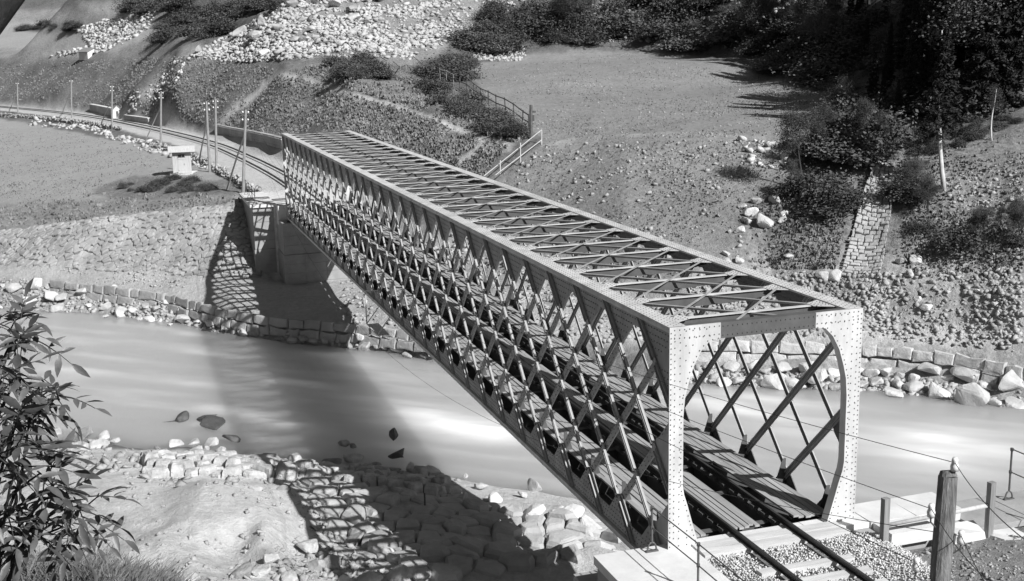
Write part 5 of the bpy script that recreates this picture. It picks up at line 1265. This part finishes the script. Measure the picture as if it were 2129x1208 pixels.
low_wall([(262, 247), (290, 251), (312, 254)], .6, .6, 'short dark retaining wall at the foot of the gully, right of the shelter')
def rough_wall(pts, n, label):
    P = np.array([g1(*q) for q in pts]); sg = np.linalg.norm(np.diff(P, axis=0), axis=1); cs = np.concatenate([[0], np.cumsum(sg)]); t = np.linspace(0, cs[-1], n)
    Q = np.stack([np.interp(t, cs, P[:, i]) for i in range(3)], -1); Q = np.repeat(Q, 3, 0) + rng.normal(0, .12, (n * 3, 3)); Q[:, 2] += np.tile([.05, .3, .5], n)
    o = chips(len(Q), Q, rng.uniform(.2, .42, len(Q)), 'dry_stone_wall', MT['rock_mid']); del o['kind']; tag(o, label, 'stone wall')
rough_wall([(310, 304), (340, 312), (380, 324), (420, 341), (455, 360), (490, 380), (520, 398), (540, 410)], 130, 'rough dry stone edging between the track bed and the field by the hut')
rough_wall([(0, 243), (60, 247), (130, 254), (200, 262), (250, 272)], 120, 'rough dry stone edging of the track bed at the far left')
# hillside fences
def post_fence(pts, h, label, matl, rails=1, every=1, r=.06):
    P = np.array([g1(*q) for q in pts]); e = empty('post_fence', P[0]); tag(e, label, 'fence')
    tops = []
    for q in P:
        mb = MB(); v = q - P[0]; tp = v + [rng.normal(0, .08), rng.normal(0, .08), h * rng.uniform(.85, 1.15)]; mb.tube([v - [0, 0, .2], tp], r, 6); mb.obj('post', MT[matl], e); tops.append((v, tp))
    for k in range(rails):
        f = .92 - .45 * k; mb = MB()
        for (a, ta), (b, tb) in zip(tops[:-1], tops[1:]): mb.bar(a + (ta - a) * f, b + (tb - b) * f, .07, .09)
        mb.obj('rail', MT[matl], e)
post_fence([(790, 142), (805, 152), (818, 148), (832, 160), (845, 146), (860, 140), (880, 155), (893, 158), (905, 166), (916, 171), (928, 173), (942, 178)], 1.5, 'grey post fence climbing across the slope to the field corner', 'wood_grey', 1, r=.05)
post_fence([(956, 184), (970, 190), (984, 200), (1000, 209), (1016, 220), (1032, 230), (1052, 238), (1070, 250), (1085, 262), (1100, 270)], 1.5, 'dark post fence along the left edge of the field', 'wood_dark', 2)
P0 = g1(1128, 300); d = (P0 - CAM) @ FW
e = empty('white_railing', P0); tag(e, 'white pipe railing running down the slope behind the top chord', 'railing')
def pr(x, y, f): return at_d(x, y, d - 6 * f) - P0
for x, y0, y1, f in ((1126, 270, 299, 0), (1082, 297, 332, .45), (1040, 333, 356, .8)):
    mb = MB(); mb.tube([pr(x, y1 + 6, f), pr(x, y0, f)], .05, 7); mb.obj('post', MT['wood_pale'], e)
for a, b in (((1126, 270, 0), (1006, 366, 1)), ((1126, 291, 0), (1030, 364, 1))):
    mb = MB(); mb.tube([pr(*a), pr(*b)], .038, 6); mb.obj('rail', MT['wood_pale'], e)
p = g1(1104, 290); dd = (p - CAM) @ FW; t = at_d(1104, 218, dd) - p; e = empty('wooden_post', p); tag(e, 'dark stout post standing at the upper end of the white railing', 'post')
mb = MB(); mb.tube([(0, 0, -.3), t * .75, t], [.14, .14, .13], 8); mb.obj('shaft', MT['wood_dark'], e)
mb = MB(); mb.bar(t * .80 + RT * .02, t * .80 + RT * .40, .12, .16); mb.bar(t * .62 + RT * .1, t * .62 + RT * .28, .2, .5); mb.obj('bracket', MT['wood_dark'], e)
# stone revetment block high in the forest at the right
S = seeds_px([(2096, 140), (2106, 118), (2129, 122), (2150, 128), (2150, 166), (2098, 166)], .45, .3)
if len(S[0]) > 4:
    o = stone_patch('forest_wall', S, lambda x, y: drape(x, y, .35), .35, MT['rock_pale'], .05, 0, .4); o.name = 'dry_stone_wall'; tag(o, 'pale dry stone wall end at the right edge among the forest trees', 'stone wall')

# ------------------------------------------------------------------ railings and fence at the near end
def stanchion_rail(pts, z0, tops, label, longest=None):
    e = empty('iron_handrail', (*pts[0], z0)); tag(e, label, 'handrail'); o0 = np.array([*pts[0], z0])
    for (x, y), h in zip(pts, tops):
        b = np.array([x, y, z0]) - o0
        mb = MB(); mb.tube([b + [0, 0, .22], b + [0, 0, h]], .028, 8)
        mb.tube([b + [0, 0, h - .05], b + [0, 0, h + .03]], .045, 8); mb.tube([b + [0, 0, h * .55 - .04], b + [0, 0, h * .55 + .04]], .042, 8)
        ps = mb.obj('post', MT['iron'], e)
        mb = MB()
        arc = [b + [0, .12 * math.cos(t), .02 + .22 * math.sin(t)] for t in np.linspace(0, math.pi, 9)]; mb.tube(arc, .022, 6); mb.box(b - [.045, .16, .0], b + [.045, .16, .035]); mb.obj('foot', MT['iron'], ps)
    for f in (1.0, .55):
        mb = MB()
        for ((x1, y1), h1), ((x2, y2), h2) in zip(zip(pts, tops), list(zip(pts, tops))[1:]): mb.tube([np.array([x1, y1, z0 + h1 * f]) - o0, np.array([x2, y2, z0 + h2 * f]) - o0], .016, 6)
        mb.obj('rail', MT['iron'], e)
stanchion_rail([(.05, 3.05), (-2.25, 2.98), (-4.6, 2.95), (-7, 2.95)], .94, [1.14, 1.14, 1.14, 1.14], 'iron handrail with ring feet on the near abutment left of the portal')
stanchion_rail([(.30, -7.75), (-2.2, -7.85), (-4.6, -7.9)], .62, [1.45, 1.45, 1.45], 'iron handrail on the side wall at the right edge')
stanchion_rail([(69.6, 4.75), (71.6, 4.75), (73.8, 4.75), (76.2, 4.75)], .98, [1.2, 1.2, 1.2, 1.2], 'iron handrail on the wing wall of the far abutment')
fe = empty('wooden_fence', (-1.2, -2.85, .6)); tag(fe, 'short wooden fence of two posts and one rail right of the portal', 'fence')
o0 = np.array([-1.2, -2.85, .6])
A1 = plane_pts = None
pA = np.array([-1.15, -2.72, .45]); tA = np.array([-1.15, -2.72, 1.93]); pB = np.array([-1.35, -5.72, .35]); tB = np.array([-1.35, -5.72, 2.00])
for a, b in ((pA, tA), (pB, tB)):
    mb = MB(); mb.bar(a - o0, b - o0, .17, .15, (1, .1, 0)); mb.obj('post', MT['wood_grey'], fe)
mb = MB(); mb.tube([pA + (tA - pA) * .50 + [.02, -.05, 0] - o0, (pA + tA) / 2 * .5 + (pB + tB) / 2 * .5 + [.02, 0, .10] - o0, pB + (tB - pB) * .62 + [.02, .08, 0] - o0], [.05, .055, .06], 9); mb.obj('rail', MT['wood_pale'], fe, True)
# telegraph stump close to the camera with insulators and wires
bp_ = at_d(1952, 1215, 15.6); tp_ = at_d(1971, 990, 15.6); ax = (tp_ - bp_); foot = bp_ - ax * ((bp_[2] - gz(bp_[0], bp_[1])) / ax[2]) ; foot[2] -= .3
tw = empty('telegraph_pole', foot); tag(tw, 'weathered leaning telegraph pole with porcelain insulators at the lower right', 'telegraph pole')
L_ = tp_ - foot; mb = MB(); ts = np.linspace(0, 1, 12); mb.tube([L_ * t + rng.normal(0, .006, 3) for t in ts], .140 - .012 * ts + rng.normal(0, .007, 12), 14)
mb.tube([L_ * .999, L_ * 1.004 + [0.02, 0, .05]], [.12, .09], 14); o = mb.obj('shaft', MT['post_wood'], tw)
INS = [((1985, 968), 0), ((1936, 1064), 1), ((1905, 1176), 2), ((1998, 1120), 3)]
wires = []
for (ix, iy), k in INS:
    c = at_d(ix, iy, 15.5) - foot; mb = MB()
    mb.tube([c - [0, 0, .07], c, c + [0, 0, .05], c + [0, 0, .07], c + [0, 0, .11]], [.05, .055, .035, .045, .03], 10); isl = mb.obj('insulator', MT['porcelain'], tw, True)
    along = ((c + [0, 0, -.15]) @ L_) / (L_ @ L_); q = L_ * min(along, .995)
    mb = MB(); mb.tube([q, q * .4 + c * .6 - [0, 0, .16], c - [0, 0, .14], c - [0, 0, .05]], .012, 6); mb.obj('hook', MT['iron'], tw)
    wires.append(c + foot)
ends = [T_far + np.array([0, .3, -.2]), T_far + np.array([0, -.3, -.4]), T_far + np.array([0, .3, -.9]), T_far + np.array([0, -.3, -.9])]
for i, (a, b) in enumerate(zip(wires, ends)):
    a = a + [0, 0, .04]; tgt = [803, 866, 930, 1008][i]
    # sag so that the wire hangs between the poles under its own weight
    s_best = 0
    for sag in np.linspace(0, 9, 60):
        t = np.linspace(0, 1, 200); Q = a + (b - a) * t[:, None]; Q[:, 2] -= sag * 4 * t * (1 - t)
        u, v, _ = project(Q); vv = np.interp(1405, u[::-1], v[::-1])
        if vv < tgt: s_best = sag
    t = np.linspace(0, 1, 60) ** 1.5; Q = a + (b - a) * t[:, None]; Q[:, 2] -= s_best * 4 * t * (1 - t)
    mb = MB(); mb.tube(Q - a, .0055, 5); o = mb.obj('telegraph_wire', MT['wire']); o.location = a
    tag(o, ['topmost telegraph wire passing the portal from the leaning pole', 'second telegraph wire from the top passing the portal', 'third telegraph wire from the top passing the portal', 'lowest telegraph wire passing the portal'][i], 'wire')
    q = wires[i]; back = at_d([2200, 2150, 2100, 2180][i], [1180, 1300, 1420, 1400][i], 9.0); t = np.linspace(0, 1, 16); Q = (q + [0, 0, .04]) + (back - q) * t[:, None]; Q[:, 2] -= .5 * t * (1 - t)
    mb = MB(); mb.tube(Q - Q[0], .0055, 5); o2 = mb.obj('telegraph_wire', MT['wire']); o2.location = Q[0]
    tag(o2, ['upper telegraph wire running from the leaning pole to the right edge', 'second telegraph wire running from the leaning pole to the right edge', 'wire leaving the lowest insulator of the leaning pole to the right', 'wire leaving the side insulator of the leaning pole to the right'][i], 'wire')
# iron stake in the paving
p = g1(884, 1062); mb = MB(); mb.tube([(0, 0, -.2), (0, 0, .62)], .035, 7); o = mb.obj('iron_stake', MT['wood_dark']); o.location = p + [0, 0, .15]; tag(o, 'dark stake standing upright in the shaded paving', 'stake')
